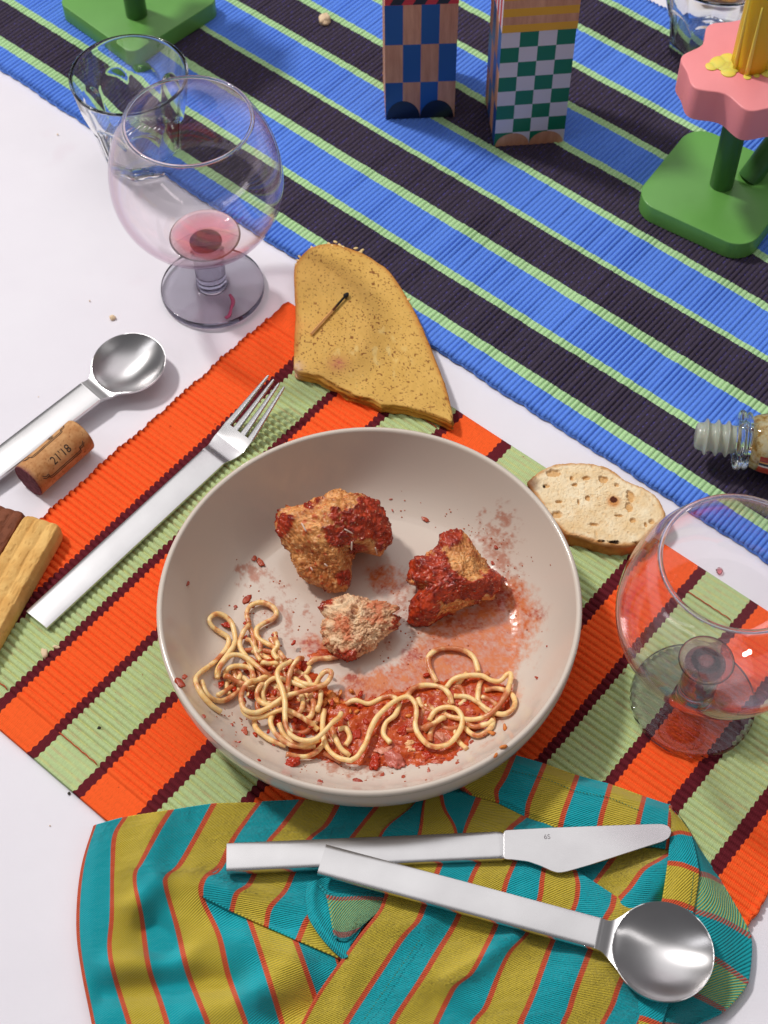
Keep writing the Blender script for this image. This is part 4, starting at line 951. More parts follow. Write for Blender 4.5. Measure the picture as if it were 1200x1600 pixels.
def tumbler(x, y, z0, rot, label):
    rt = root('tumbler', (x, y, z0), label, 'tumbler', 'faceted clear tumblers')
    c = (x, y, z0); H = 7.2; n = 9
    zz = [0, .08, .3, .8, 1.4, 2.0, 2.8, 3.6, 4.3, 4.8, 5.2, 5.6, 6.2, 6.8, 7.12]
    zz = list(np.interp(np.linspace(0, 1, 44), np.linspace(0, 1, len(zz)), zz))
    def rad(z): return 2.95+ (4.03-2.95)*(z/H)**1.05
    def fac(a, z):                               # flat panels with arched tops
        s = ((a+rot)*n/(2*math.pi)) % 1.0-.5; arch = 4.9-3.2*(np.abs(s)*2)**2.6*.35
        on = 1-sstep(arch-.45, arch+.12, z)
        flat = math.cos(math.pi/n)/np.cos(s*2*math.pi/n)
        return 1+(flat-1)*on-.035*on
    out = [(rad(z), z) for z in zz]; o_z = list(zz)
    out = [(.001, .12), (2.3, .12), (2.5, .02), (2.78, 0.0)]+out[1:]; tz = [0, 0, 0, 0]+o_z[1:]
    ti = list(np.linspace(H, 1.25, 30)); inn = [(rad(z)-.20-.10*(1-z/H), z) for z in ti]
    prof = out+[(4.01, 7.2), (3.93, 7.24), (3.85, 7.2)]+inn[1:]+[(2.2, 1.02), (1.2, .92), (.001, .9)]
    tz = tz+[9]*(len(prof)-len(tz))
    def rf(a, k):
        if k >= len(out): 
            z = prof[k][1]; return 1+(fac(a, z)-1)*.45 if z < 6.5 else 1.0
        return fac(a, tz[k]) if k > 2 else 1.0
    V, F = lathe(prof, c, 216, rf); obj('glass_body', V, F, M['glass'], parent=rt)
    return rt
tumbler(-16.72, 82.45, 0.15, .3, 'faceted clear tumbler half on the runner behind the left goblet')
tumbler(24.5, 92.7, 0.05, .1, 'faceted clear tumbler cut off by the top edge behind the pink flower')

# ------------------------------------------------------------------ painted block stacks
PAINT = {'blue': solid('blue_paint', srgb(20, 82, 152), .35, bump=(600, .00003)), 'green': solid('green_paint', srgb(4, 112, 80), .4), 'white': solid('white_paint', srgb(214, 204, 216), .45),
         'yellow': solid('yellow_paint', srgb(226, 164, 16), .4), 'red': solid('red_paint', srgb(206, 44, 52), .4), 'black': solid('black_paint', srgb(26, 24, 30), .35), 'navy': solid('navy_paint', srgb(16, 24, 44), .35)}
def wood_mat():
    m, nt, b = newmat('beech_wood'); tc = N(nt, 'ShaderNodeTexCoord').outputs['Object']
    f = noise_n(nt, scaled(nt, tc, 260, 260, 30), 1.0, 4, .65); g = noise_n(nt, scaled(nt, tc, 60, 60, 8), 1.0, 2)
    c = ramp_n(nt, f, [(.3, srgb(190, 128, 98)), (.7, srgb(222, 164, 132))]); nt.links.new(mix_n(nt, map_n(nt, g, .4, .7, 0, .35), c, srgb(182, 118, 86)), b.inputs['Base Color'])
    b.inputs['Roughness'].default_value = .55; bump_n(nt, b, f, .00006); return m
PAINT['wood'] = wood_mat()
PK = list(PAINT); PM = [PAINT[k] for k in PK]
def block(rt, corner, ux, uy, wx, wy, z0, z1, faces, name='block'):
    """corner: front-left foot; ux along the front, uy into depth; faces: front/left grids of colours (rows top to bottom)"""
    c = np.array([corner[0], corner[1]]); V = []; F = []; FM = []
    def face(o, e, f, grid, flip=False):
        rows = len(grid); cols = len(grid[0]); base = len(V)
        bx = 0.012
        for i in range(rows+1):
            for j in range(cols+1): V.append(o+e*(j/cols)+f*(1-i/rows))
        for i in range(rows):
            for j in range(cols):
                a = base+i*(cols+1)+j; q = [a, a+cols+1, a+cols+2, a+1]; F.append(q[::-1] if flip else q); FM.append(PK.index(grid[i][j]))
    o = np.array([c[0], c[1], z0]); X = np.array([ux[0]*wx, ux[1]*wx, 0]); Y = np.array([uy[0]*wy, uy[1]*wy, 0]); Z = np.array([0, 0, z1-z0])
    face(o, X, Z, faces['front']); face(o+Y, -Y, Z, faces.get('left', [['wood']])); face(o+X, Y, Z, faces.get('right', [['wood']])); face(o+X+Y, -X, Z, faces.get('back', [['wood']]))
    face(o+Z, X, Y, [['wood']]); face(o+Y, X, -Y, [['wood']])
    ob = obj(name, np.array(V), F, PM, parent=rt, smooth=False, fmat=FM)
    bv = ob.modifiers.new('soft_edges', 'BEVEL'); bv.width = .0003; bv.segments = 2; bv.limit_method = 'ANGLE'; bv.angle_limit = math.radians(60)
    me = ob.data; bm = bmesh.new(); bm.from_mesh(me); bmesh.ops.remove_doubles(bm, verts=bm.verts, dist=1e-6); bm.to_mesh(me); bm.free()
    return ob
def half_disc(rt, o, e, cx, r, ry, nrm, mat, zb):
    a = np.linspace(0, math.pi, 25); P = [o+e*(cx+r*math.cos(t))+np.array([0, 0, ry*math.sin(t)]) for t in a]
    nrm = np.array([nrm[0], nrm[1], 0]); n = len(P); V = np.array([p+nrm*.004 for p in P]+[p+nrm*.018 for p in P])
    F = [list(range(n, 2*n))]+[[i, i+1, n+i+1, n+i] for i in range(n-1)]
    obj('painted_arch', V, F, mat, parent=rt, smooth=False)
def chk(rows, cols, a, b, first=0): return [[(a if (i+j+first) % 2 == 0 else b) for j in range(cols)] for i in range(rows)]
def stack1():
    c = at(602.5, 186, .30)[:2]; e = at(709.6, 182.5, .30)[:2]; ux = (e-c)/np.linalg.norm(e-c); uy = np.array([-ux[1], ux[0]])
    rt = root('block_stack', (c[0], c[1], .3), 'left stack of painted blocks, tall blue and bare-wood checks with black arches at its foot', 'painted blocks', 'stacks of painted wooden blocks')
    block(rt, c, ux, uy, 4.95, 4.95, .30, 10.2, {'front': chk(3, 4, 'blue', 'wood'), 'left': [['wood']], 'right': [['wood']]})
    o = np.array([c[0], c[1], .31]); ex = np.array([ux[0], ux[1], 0])
    for cx in (1.27, 3.68): half_disc(rt, o, ex, cx, 1.2, 1.6, -uy, PAINT['navy'], 0)
    b2 = block(rt, c+ux*.03-uy*.03, ux, uy, 4.95, 4.95, 10.22, 14.2, {'front': [['red', 'red', 'red', 'red']], 'left': [['red']], 'right': [['wood']]})
    # black slanted bands printed on the upper block
    for k in range(-1, 5):
        x0 = k*1.55+.3; P = []
        for u, z in ((x0, 10.24), (x0+.8, 10.24), (x0+.8+2.2, 14.18), (x0+2.2, 14.18)): P.append((u, z))
        poly = clip_poly(P, .03, 4.92)
        if len(poly) < 3: continue
        V = np.array([np.array([c[0], c[1], 0])+np.array([ux[0], ux[1], 0])*(u+.03)-np.array([uy[0], uy[1], 0])*.042+np.array([0, 0, z]) for u, z in poly])
        obj('painted_band', V, [list(range(len(poly)))], PAINT['black'], parent=rt, smooth=False)
def clip_poly(P, lo, hi):
    for side, v in ((1, lo), (-1, hi)):
        out = []
        for i in range(len(P)):
            a, b = P[i], P[(i+1) % len(P)]; ia = side*(a[0]-v) >= 0; ib = side*(b[0]-v) >= 0
            if ia: out.append(a)
            if ia != ib:
                t = (v-a[0])/(b[0]-a[0]); out.append((v, a[1]+(b[1]-a[1])*t))
        P = out
        if not P: return []
    return P
def stack2():
    c = at(772, 229.5, .30)[:2]; e = at(880, 222, .30)[:2]; ux = (e-c)/np.linalg.norm(e-c); uy = np.array([-ux[1], ux[0]])
    rt = root('block_stack', (c[0], c[1], .3), 'right stack of painted blocks, green and white checks below yellow stripes', 'painted blocks', 'stacks of painted wooden blocks')
    fr = chk(8, 4, 'white', 'green')
    lf = chk(3, 4, 'wood', 'blue')
    block(rt, c, ux, uy, 4.95, 4.95, .30, 10.25, {'front': fr, 'left': lf})
    o = np.array([c[0], c[1], .31]); ex = np.array([ux[0], ux[1], 0])
    for cx in (1.27, 3.68): half_disc(rt, o, ex, cx, 1.2, 1.15, -uy, PAINT['wood'], 0)
    yw = [['yellow'] if i % 2 else ['wood'] for i in range(8)]
    block(rt, c+ux*.0-uy*.05, ux, uy, 5.0, 4.95, 10.27, 15.4, {'front': yw, 'left': [['red' if j % 2 else 'white' for j in range(9)]]})
stack1(); stack2()

# ------------------------------------------------------------------ flower candle holders
def rsq(cx, cy_, h, rad, ang, n=14):
    P = []
    for k in range(4):
        t0 = k*math.pi/2; sx, sy = [(1, 1), (-1, 1), (-1, -1), (1, -1)][k]
        for j in range(n+1):
            t = t0+j/n*math.pi/2; P.append((sx*(h-rad)+rad*math.cos(t), sy*(h-rad)+rad*math.sin(t)))
    a = math.radians(ang); P = np.array(P); return np.stack([cx+P[:, 0]*math.cos(a)-P[:, 1]*math.sin(a), cy_+P[:, 0]*math.sin(a)+P[:, 1]*math.cos(a)], -1)
GREEN = solid('green_lacquer', srgb(104, 164, 78), .34, var=.06, vscale=30, bump=(90, .0001))
GREEND = solid('green_stem_lacquer', srgb(58, 106, 48), .35, bump=(160, .0001))
PINK = solid('pink_lacquer', srgb(242, 146, 150), .42, bump=(220, .0002), var=.04, vscale=25)
def holder(cx, cy_, sx, sy, ang, label, lean=True, z0=.30, candle=True, half=4.35, zf=7.2, rad=1.7):
    rt = root('flower_candle_holder', (cx, cy_, z0), label, 'candle holder', 'wooden flower candle holders')
    V, F = prism(rsq(cx, cy_, half, rad, ang), z0, z0+1.45, .07, 3); b_ = obj('base', V, F, GREEN, parent=rt); autosmooth(b_)
    V, F = tube([(sx, sy, z0+1.44), (sx, sy, z0+3), (sx, sy, zf+.3)], .80, 40); s_ = obj('stem', V, F, GREEND, parent=rt); autosmooth(s_)
    if lean:
        V, F = tube([(sx+1.95, sy+.55, z0+1.3), (sx+3.9, sy+1.9, z0+4.2), (sx+6.0, sy+3.4, z0+7.2)], .80, 40); s_ = obj('stem', V, F, GREEND, parent=rt); autosmooth(s_)
        lv = rsq(sx+6.3, sy+3.6, 1.9, 1.2, 20); V, F = prism(lv, z0+6.4, z0+7.3, .1); lf = obj('leaf', V, F, GREEND, parent=rt); autosmooth(lf)
    # four-petalled flower
    key = np.radians([0, 8, 16, 23, 30, 38, 45]); rv = np.array([3.15, 3.28, 3.66, 4.06, 4.12, 3.96, 3.88])
    key = np.r_[key, math.pi/2-key[::-1][1:]]; rv = np.r_[rv, rv[::-1][1:]]
    t = np.linspace(0, 2*math.pi, 288, endpoint=False); a0 = math.radians(ang)
    r = 1.05*np.interp(t % (math.pi/2), key, rv); r = np.convolve(np.r_[r[-8:], r, r[:8]], np.hanning(11)/np.hanning(11).sum(), 'same')[8:-8]
    P = np.stack([sx+r*np.cos(t+a0), sy+r*np.sin(t+a0)], -1)
    V, F = prism(P, zf, zf+2.5, .10, 3); f_ = obj('flower', V, F, PINK, parent=rt); autosmooth(f_)
    return rt
HZ = .30
holder(23.2, 76.8, 23.35, 76.98, -35.0, 'pink flower candle holder on a green base holding the yellow candle', zf=9.6)
holder(-17.95, 97.2, -17.95, 95.6, -45.0, 'green candle holder cut off by the top edge behind the tumbler', lean=False, zf=11.5, rad=.9)
def candle():
    x, y, z0 = 23.35, 76.98, 12.1
    rt = root('yellow_candle', (x, y, z0), 'thick yellow candle with melted drips standing in the pink flower', 'candle')
    wax = solid('yellow_wax', srgb(226, 184, 20), .38, bump=(120, .0003), Subsurface_Weight=.35, Subsurface_Scale=.006)
    wax2 = solid('pale_yellow_wax', srgb(244, 216, 92), .4, Subsurface_Weight=.3, Subsurface_Scale=.004)
    n = 30; C = np.array([(x, y, z0+k*16/(n-1)) for k in range(n)]); V, F = tube(C, 1.12, 48)
    d = V[:, :2]-[x, y]; ang = np.arctan2(d[:, 1], d[:, 0]); V[:, :2] += d*(0.06*np.maximum(0, np.sin(ang*5+.5*V[:, 2])))[:, None]
    obj('candle_body', V, F, wax, parent=rt)
    top = [(-1.9, .05, .62), (-2.45, -.25, .38), (-1.45, -.75, .5), (-1.3, .35, .6), (-1.15, -.35, .55), (-.35, -1.25, .26), (.25, -1.15, .2), (.95, -.9, .45), (1.2, -.75, .5), (-1.6, -.25, .55)]
    parts = [lump((x+a, y+b, z0+.03), r, 200+k, .20, 3, .12) for k, (a, b, r) in enumerate(top)]
    V, F = join(parts); obj('melted_wax', V, F, wax2, parent=rt)
    for k, (ang_, zl) in enumerate(((-1.9, 5), (-.6, 3.5), (-2.7, 8))):
        C = [(x+1.13*math.cos(ang_), y+1.13*math.sin(ang_), z0+.1+zl*q/8) for q in range(9)]
        obj('wax_drip', *tube(C, np.linspace(.16, .05, 9), 8), wax2, parent=rt)
candle()

# ------------------------------------------------------------------ cork
def cork():
    a = at(52, 745, 1.15); b = at(119, 686, 1.15); a[2] = b[2] = 1.16
    d, sd, L0 = frame(a.copy(), b.copy()); R = 1.13; L = 4.5; mid = (a+b)/2+[0, 0, 0]; a = mid-d*L/2
    rt = root('wine_cork', (mid[0], mid[1], 0.02), 'used wine cork printed 21\'18 with a wine-stained end', 'cork')
    n, m_ = 90, 160; s = np.r_[0, .03, np.linspace(.06, L-.06, n-4), L-.03, L]; t = np.linspace(0, 2*math.pi, m_, endpoint=False)
    rings = []
    def ring(x, r): return a+d*x+r*(np.cos(t)[:, None]*sd+np.sin(t)[:, None]*np.array([0, 0, 1.]))
    V = []; zone = []
    for q in (0.02, .3, .55, .75, .9, .97): V.append(ring(0.0, R*q)); zone += [1]*m_
    for k, x in enumerate(s):
        r = R-(.06 if k in (0, n-1) else (.02 if k in (1, n-2) else 0)); V.append(ring(x, r)); zone += [1 if k < 2 else 0]*m_
    for q in (.97, .9, .75, .55, .3, .02): V.append(ring(L, R*q)); zone += [2]*m_
    V = np.vstack(V); zone = np.array(zone); F = grid_faces(len(V)//m_, m_, True)
    n1 = fbm(V/.5, 4, 301, .6); n2 = fbm(V/.12, 3, 302, .6); pit = sstep(.45, .7, fbm(V/.2, 3, 303))
    c = V-(a+d*((V-a)@d)[:, None]); c /= np.linalg.norm(c, axis=1)[:, None]+1e-9; V = V-c*(pit*.03)[:, None]+d*(np.where(zone == 1, 1, 0)*.03*n2)[:, None]
    col = mixc(S(206, 156, 106), S(178, 118, 70), np.clip(.5+1.0*n1+.4*n2, 0, 1)); col = mixc(col, S(110, 64, 36), np.maximum(pit*.7, sstep(.35, .6, n2)*.5))
    x = (V-a)@d; st = np.maximum(zone == 1, sstep(.35, .0, x+.25*n1)*.6); col = mixc(col, mixc(S(126, 66, 74), S(92, 40, 50), np.clip(.5+n2*1.4, 0, 1)), st)
    m = attr_mat('cork', bump=(1600, .0002), spec=.25); obj('cork_body', V, F, m, parent=rt, col=col, rgh=.8)
    ink = solid('cork_ink', srgb(46, 28, 22), .7)
    # printing lies on the round surface: (x along, ang around from the top toward the viewer)
    def on(xx, an, h=.008): return a+d*xx+(R+h)*(math.sin(an)*sd+math.cos(an)*np.array([0, 0, 1.]))
    for off in (0, .12):
        for sgn, base in ((-1, -.28), (1, 1.22)):
            pts = []
            for xx, dv in ((.55-off*.3, -.40), (.75-off*.3, -.22), (.95-off*.2, -.25), (1.05, 0), (2.2, 0), (3.4, 0), (3.5, -.22), (3.75, -.22), (3.9+off*.3, -.42)):
                pts.append(on(xx, base+sgn*off*.9-(dv if sgn > 0 else -dv)*-1*sgn*1.0*(.8)))
            obj('printed_line', *tube(spline(pts, 50), .022, 6), ink, parent=rt)
    # number wrapped onto the surface
    cu = bpy.data.curves.new('date', 'FONT'); cu.body = "21'18"; cu.size = .72; cu.extrude = .0
    tmp = bpy.data.objects.new('tmp', cu); COL.objects.link(tmp); bpy.context.view_layer.update()
    me = bpy.data.meshes.new_from_object(tmp.evaluated_get(bpy.context.evaluated_depsgraph_get())); bpy.data.objects.remove(tmp)
    bm = bmesh.new(); bm.from_mesh(me); bmesh.ops.triangulate(bm, faces=bm.faces)
    for _ in range(4):
        le = [e for e in bm.edges if e.calc_length() > .06]
        if le: bmesh.ops.subdivide_edges(bm, edges=le, cuts=1); bmesh.ops.triangulate(bm, faces=[f for f in bm.faces if len(f.verts) > 3])
    bm.to_mesh(me); bm.free()
    tv = np.array([v.co[:] for v in me.vertices]); tf = [list(p.vertices) for p in me.polygons]; w_ = tv[:, 0].max()
    V2 = np.array([on(1.55+q[0]*.95, .62-(q[1]-.28)/R*1.05, .012) for q in tv]); V2 = np.vstack([V2])
    obj('printed_date', V2, tf, ink, parent=rt, smooth=False)
    V3, F3 = [], []
    an = np.linspace(0, 2*math.pi, 24); P = [on(2.75+.19*math.cos(q), -.62+.15*math.sin(q)) for q in an]; obj('printed_mark', *tube(P, .018, 5), ink, parent=rt)
    P = [on(2.75+.1*math.cos(q), -.62+.08*math.sin(q)) for q in an]; obj('printed_mark', *tube(P, .018, 5), ink, parent=rt)
cork()

# ------------------------------------------------------------------ biscuits
def biscuit(p_end, p_far, hw, z0, h, c_hi, c_lo, label, seed):
    a = np.array([*p_end, 0.]); b = np.array([*p_far, 0.]); d, sd, L = frame(a.copy(), b.copy())
    n, m_ = 240, 100; s = np.linspace(0, L, n)
    u = np.linspace(-1, 1, 72)
    rid = np.abs(np.sin((u*.5+.5)*math.pi*3.0+.0))**.8           # three lengthwise ridges
    top = h*(.91+.09*rid)
    k = sstep(-.04, .16, 1-np.abs(u)); top = top*(.70+.30*k)
    prof = np.vstack([np.stack([u*hw, top], -1), np.stack([[1.0*hw, 1.0*hw, .96*hw], [.75*top[-1], .2*h, 0]], -1), np.stack([[-.96*hw, -1.0*hw, -1.0*hw], [0, .2*h, .75*top[0]]], -1)])
    V = []
    for x in s:
        e = sstep(0, .28, x)*.5+.5; e2 = math.sqrt(max(0., 1-(max(0, .75-x)/.75)**2))
        q = prof.copy(); q[:, 0] *= .62+.38*e2; q[:, 1] = q[:, 1]*(.55+.45*e2)
        V.append(a+d*x+sd*q[:, :1]+np.c_[np.zeros((len(q), 2)), q[:, 1]+z0])
    V = np.array(V); m_ = V.shape[1]; V = V.reshape(-1, 3); F = grid_faces(n, m_, True).tolist(); F.append(list(range(m_))); F.append([(n-1)*m_+k for k in range(m_)][::-1])
    xl = np.repeat(s, m_); n1 = fbm(V/.8+seed, 4, seed); n2 = fbm(V/.22+seed, 3, seed+1, .6)
    crack = sstep(.42, .6, vnoise(np.stack([V@d/.45, V@sd/.12, V[:, 2]*0], -1), seed+3))*(V[:, 2] > z0+.5*h)
    up = (V[:, 2]-z0)/h
    V = V+sd*(.035*n1*(up > .1))[:, None]; V[:, 2] += (.05*n1+.02*n2-.035*crack)*np.clip(up*2, 0, 1)
    col = mixc(c_hi, c_lo, np.clip(.35+.8*n1, 0, 1)); col = mixc(col, c_lo*.7, crack*.35); col = mixc(col, c_lo*.8, sstep(.3, .6, n2)*.4)
    o = obj('biscuit', V, F, BREAD, col=col, rgh=.72, origin=(a[0], a[1], z0)); tag(o, label, 'biscuit', 'ridged finger biscuits'); return o
pe = at(70, 812, 1.3)[:2]; pf = at(-30, 985, 1.3)[:2]
biscuit(pe, pe+(pf-pe)/np.linalg.norm(pf-pe)*12, 1.28, .36, 1.35, S(236, 190, 116), S(214, 158, 84), 'pale golden ridged finger biscuit over the left corner of the placemat', 401)
pe2 = at(15, 790, 1.2)[:2]; d2 = (at(-20, 850, 1.2)[:2]-pe2); d2 /= np.linalg.norm(d2)
biscuit(pe2, pe2+d2*11, 1.20, .05, 1.25, S(134, 78, 54), S(104, 56, 36), 'dark brown chocolate finger biscuit tucked behind the golden one', 402)

# ------------------------------------------------------------------ bottle lying on the runner
def bottle():
    a = at(1086, 683, 2.3); b = at(1153, 690, 2.3); a[2] = b[2] = 0
    d = (b-a)/np.linalg.norm(b-a); ang = math.atan2(d[1], d[0]); ax_z = 2.15
    rt = root('small_bottle', (a[0], a[1], .3), 'small clear glass bottle lying on its side with a threaded plastic neck', 'bottle')
    sd = np.array([d[1], -d[0], 0]); t = np.linspace(0, 2*math.pi, 72, endpoint=False)
    slope = -.0
    def rev(P, name, mat, rad_fn=None, seg=72, xo=0):
        t = np.linspace(0, 2*math.pi, seg, endpoint=False); V = []
        for k, (x, r) in enumerate(P):
            rr = r*(rad_fn(t, x) if rad_fn else 1)+0*t
            V.append(a+d*x+rr[:, None]*(np.cos(t)[:, None]*sd+np.sin(t)[:, None]*np.array([0, 0, 1.]))+[0, 0, ax_z+.3])
        V = np.vstack(V); F = grid_faces(len(P), seg, True).tolist()
        if P[0][1] < .02: F.append(list(range(seg))[::-1])
        if P[-1][1] < .02: F.append([(len(P)-1)*seg+k for k in range(seg)])
        return obj(name, V, F, mat, parent=rt)
    plast, nt, b_ = newmat('translucent_plastic'); b_.inputs['Base Color'].default_value = srgb(222, 222, 206); b_.inputs['Roughness'].default_value = .28; b_.inputs['Transmission Weight'].default_value = .55; b_.inputs['Subsurface Weight'].default_value = .2
    xs = np.linspace(0, 2.35, 120); thread = lambda x: .85*0+.80+.0*x
    P = [(0, .01), (0.0, .62), (.03, .72), (.12, .80), (.28, .84)]
    for x in np.linspace(.32, 2.35, 110):
        r = .84
        for c0 in (.62, 1.28, 1.88): r += .27*math.exp(-((x-c0)/.13)**2)
        P.append((x, r))
    P += [(2.36, .6), (2.2, .55), (.3, .5), (.28, .01)]
    rev(P, 'threaded_neck', plast)
    col = [(2.38, .9), (2.38, 1.55), (2.45, 1.74), (2.56, 1.82), (2.70, 1.82), (2.80, 1.74), (2.84, 1.6), (2.90, 1.6), (2.96, 1.72), (3.06, 1.76), (3.16, 1.68), (3.2, 1.5), (3.2, .9), (2.38, .9)]
    rev(col, 'collar', M['glass'])
    bx = np.array([3.22, 3.5, 4.0, 4.6, 5.4, 6.4, 8, 11, 13]); br = np.array([1.45, 1.62, 1.75, 1.85, 1.95, 2.05, 2.12, 2.14, 2.14])
    xx = np.linspace(3.22, 13, 60); ro = np.interp(xx, bx, br); P = [(3.22, .01)]+list(zip(xx, ro))+[(13.1, 1.9), (13.1, .01)]
    rev(P, 'glass_body', glass_mat('amber_tinted_glass', (.93, .90, .78, 1)))
    P = [(3.5, .01), (3.5, 1.2)]+[(x, r-.28) for x, r in zip(xx[3:], ro[3:])]+[(12.8, .01)]
    liq, nt, b_ = newmat('amber_contents'); tc = N(nt, 'ShaderNodeTexCoord').outputs['Object']; f = noise_n(nt, tc, 130, 4, .7)
    nt.links.new(ramp_n(nt, f, [(.38, srgb(206, 160, 90)), (.47, srgb(244, 226, 180)), (.58, srgb(252, 248, 236))]), b_.inputs['Base Color']); b_.inputs['Roughness'].default_value = .25; bump_n(nt, b_, f, .002)
    rev(P, 'contents', liq)
    lab, nt, b_ = newmat('red_label'); tc = N(nt, 'ShaderNodeTexCoord').outputs['UV']; b_.inputs['Roughness'].default_value = .35
    s_ = N(nt, 'ShaderNodeSeparateXYZ'); nt.links.new(tc, s_.inputs[0]); f = noise_n(nt, tc, 7, 2)
    c = ramp_n(nt, s_.outputs[1], [(0, srgb(206, 160, 60)), (.05, srgb(190, 66, 40)), (.62, srgb(206, 70, 40)), (.66, srgb(236, 226, 214)), (.72, srgb(40, 30, 30)), (.80, srgb(214, 150, 60)), (.84, srgb(150, 46, 36))], 'CONSTANT')
    nt.links.new(mix_n(nt, map_n(nt, f, .55, .7, 0, .5), c, srgb(226, 110, 40)), b_.inputs['Base Color'])
    V = []; uv = []; aa = np.linspace(-.95, .42, 24); xl = np.linspace(3.75, 12, 30)
    for x in xl:
        r = np.interp(x, bx, br)+.02
        for q in aa: V.append(a+d*x+r*(math.cos(q)*sd+math.sin(q)*np.array([0, 0, 1.]))+[0, 0, ax_z+.3]); uv.append(((x-3.75)/8.25, (q+.95)/1.37))
    obj('paper_label', np.array(V), grid_faces(30, 24), lab, parent=rt, uv=np.array(uv))
bottle()

# ------------------------------------------------------------------ napkin
def napkin_mat():
    m, nt, b = newmat('napkin_twill'); b.inputs['Roughness'].default_value = .8; b.inputs['Specular IOR Level'].default_value = .25
    b.inputs['Sheen Weight'].default_value = .15
    uv = N(nt, 'ShaderNodeTexCoord').outputs['UV']; s = N(nt, 'ShaderNodeSeparateXYZ'); nt.links.new(uv, s.inputs[0]); u, v = s.outputs[0], s.outputs[1]
    rev = N(nt, 'ShaderNodeAttribute', attribute_name='Rgh').outputs['Fac']
    lw = math_n(nt, 'MULTIPLY', u, 1.95)                               # cm across
    tw = math_n(nt, 'SINE', math_n(nt, 'MULTIPLY', math_n(nt, 'ADD', math_n(nt, 'MULTIPLY', lw, .62), v), 2*math.pi/.12))
    zig = math_n(nt, 'MULTIPLY', tw, .008)
    u2 = math_n(nt, 'ADD', u, zig)
    fr = math_n(nt, 'FRACT', math_n(nt, 'ADD', u2, .5)); dist = math_n(nt, 'ABSOLUTE', math_n(nt, 'SUBTRACT', fr, .5))
    orange = map_n(nt, dist, .068, .074, 1.0, 0.0)
    par = math_n(nt, 'MODULO', math_n(nt, 'ADD', math_n(nt, 'FLOOR', u2), 100), 2); odd = map_n(nt, par, .4, .6)
    fine = noise_n(nt, scaled(nt, uv, 30, 60), 1.0, 2, .6)
    yel = mix_n(nt, map_n(nt, tw, -.8, -.1, .62, 0.0), srgb(222, 196, 66), srgb(140, 124, 34))
    tea = mix_n(nt, map_n(nt, tw, -.6, .6, .45, 0.0), srgb(10, 182, 194), srgb(0, 138, 152))
    ora = mix_n(nt, map_n(nt, tw, -.4, .4, .35, 0.0), srgb(226, 92, 52), srgb(176, 62, 40))
    face = mix_n(nt, orange, mix_n(nt, odd, tea, yel), ora)
    ry = mix_n(nt, map_n(nt, tw, -.3, .3), srgb(58, 164, 146), srgb(176, 182, 96)); rt_ = mix_n(nt, map_n(nt, tw, -.4, .4, 0, .3), srgb(6, 150, 160), srgb(20, 170, 172)); ro = mix_n(nt, map_n(nt, tw, -.2, .2), srgb(190, 74, 62), srgb(120, 140, 130))
    back = mix_n(nt, orange, mix_n(nt, odd, rt_, ry), ro)
    c = mix_n(nt, rev, face, back)
    h = N(nt, 'ShaderNodeHueSaturation'); nt.links.new(c, h.inputs['Color']); nt.links.new(map_n(nt, fine, .3, .7, .9, 1.1), h.inputs['Value']); nt.links.new(h.outputs[0], b.inputs['Base Color'])
    p = bump_n(nt, None, math_n(nt, 'ADD', tw, math_n(nt, 'MULTIPLY', fine, .8)),      .00024, 1.0)
    bump_n(nt, b, noise_n(nt, uv, 1.6, 4, .55), .0018, .7, prev=p)
    return m
NAP = napkin_mat()
# folds: elongated ridges (positive) and valleys (negative) given by photo points at table height
folds = [((235, 1455), (262, 1480), 34, -.45), ((215, 1420), (250, 1390), 24, .35), ((290, 1500), (180, 1520), 26, .35), ((160, 1545), (360, 1530), 24, -.38), ((300, 1380), (350, 1400), 26, .16), ((330, 1420), (440, 1440), 26, -.12),
         ((330, 1275), (350, 1300), 30, -.30), ((250, 1300), (230, 1360), 30, .25), ((400, 1560), (470, 1520), 30, .35), ((380, 1480), (450, 1500), 28, .20), ((400, 1570), (300, 1590), 22, .2), ((440, 1590), (520, 1560), 22, -.2)]
def fold_z(x, y):
    z = 0
    for (p, q, w_, h) in folds:
        a = at(p[0], p[1], .8)[:2]; b = at(q[0], q[1], .8)[:2]; ab = b-a; L = np.hypot(*ab)+1e-6
        t = np.clip(((x-a[0])*ab[0]+(y-a[1])*ab[1])/L**2, 0, 1); dd = np.hypot(x-a[0]-t*ab[0], y-a[1]-t*ab[1])
        z = z+h*np.exp(-(dd/(w_*.85/27.0))**2)
    return z
NAPV, NAPF, NAPUV, NAPR = [], [], [], []
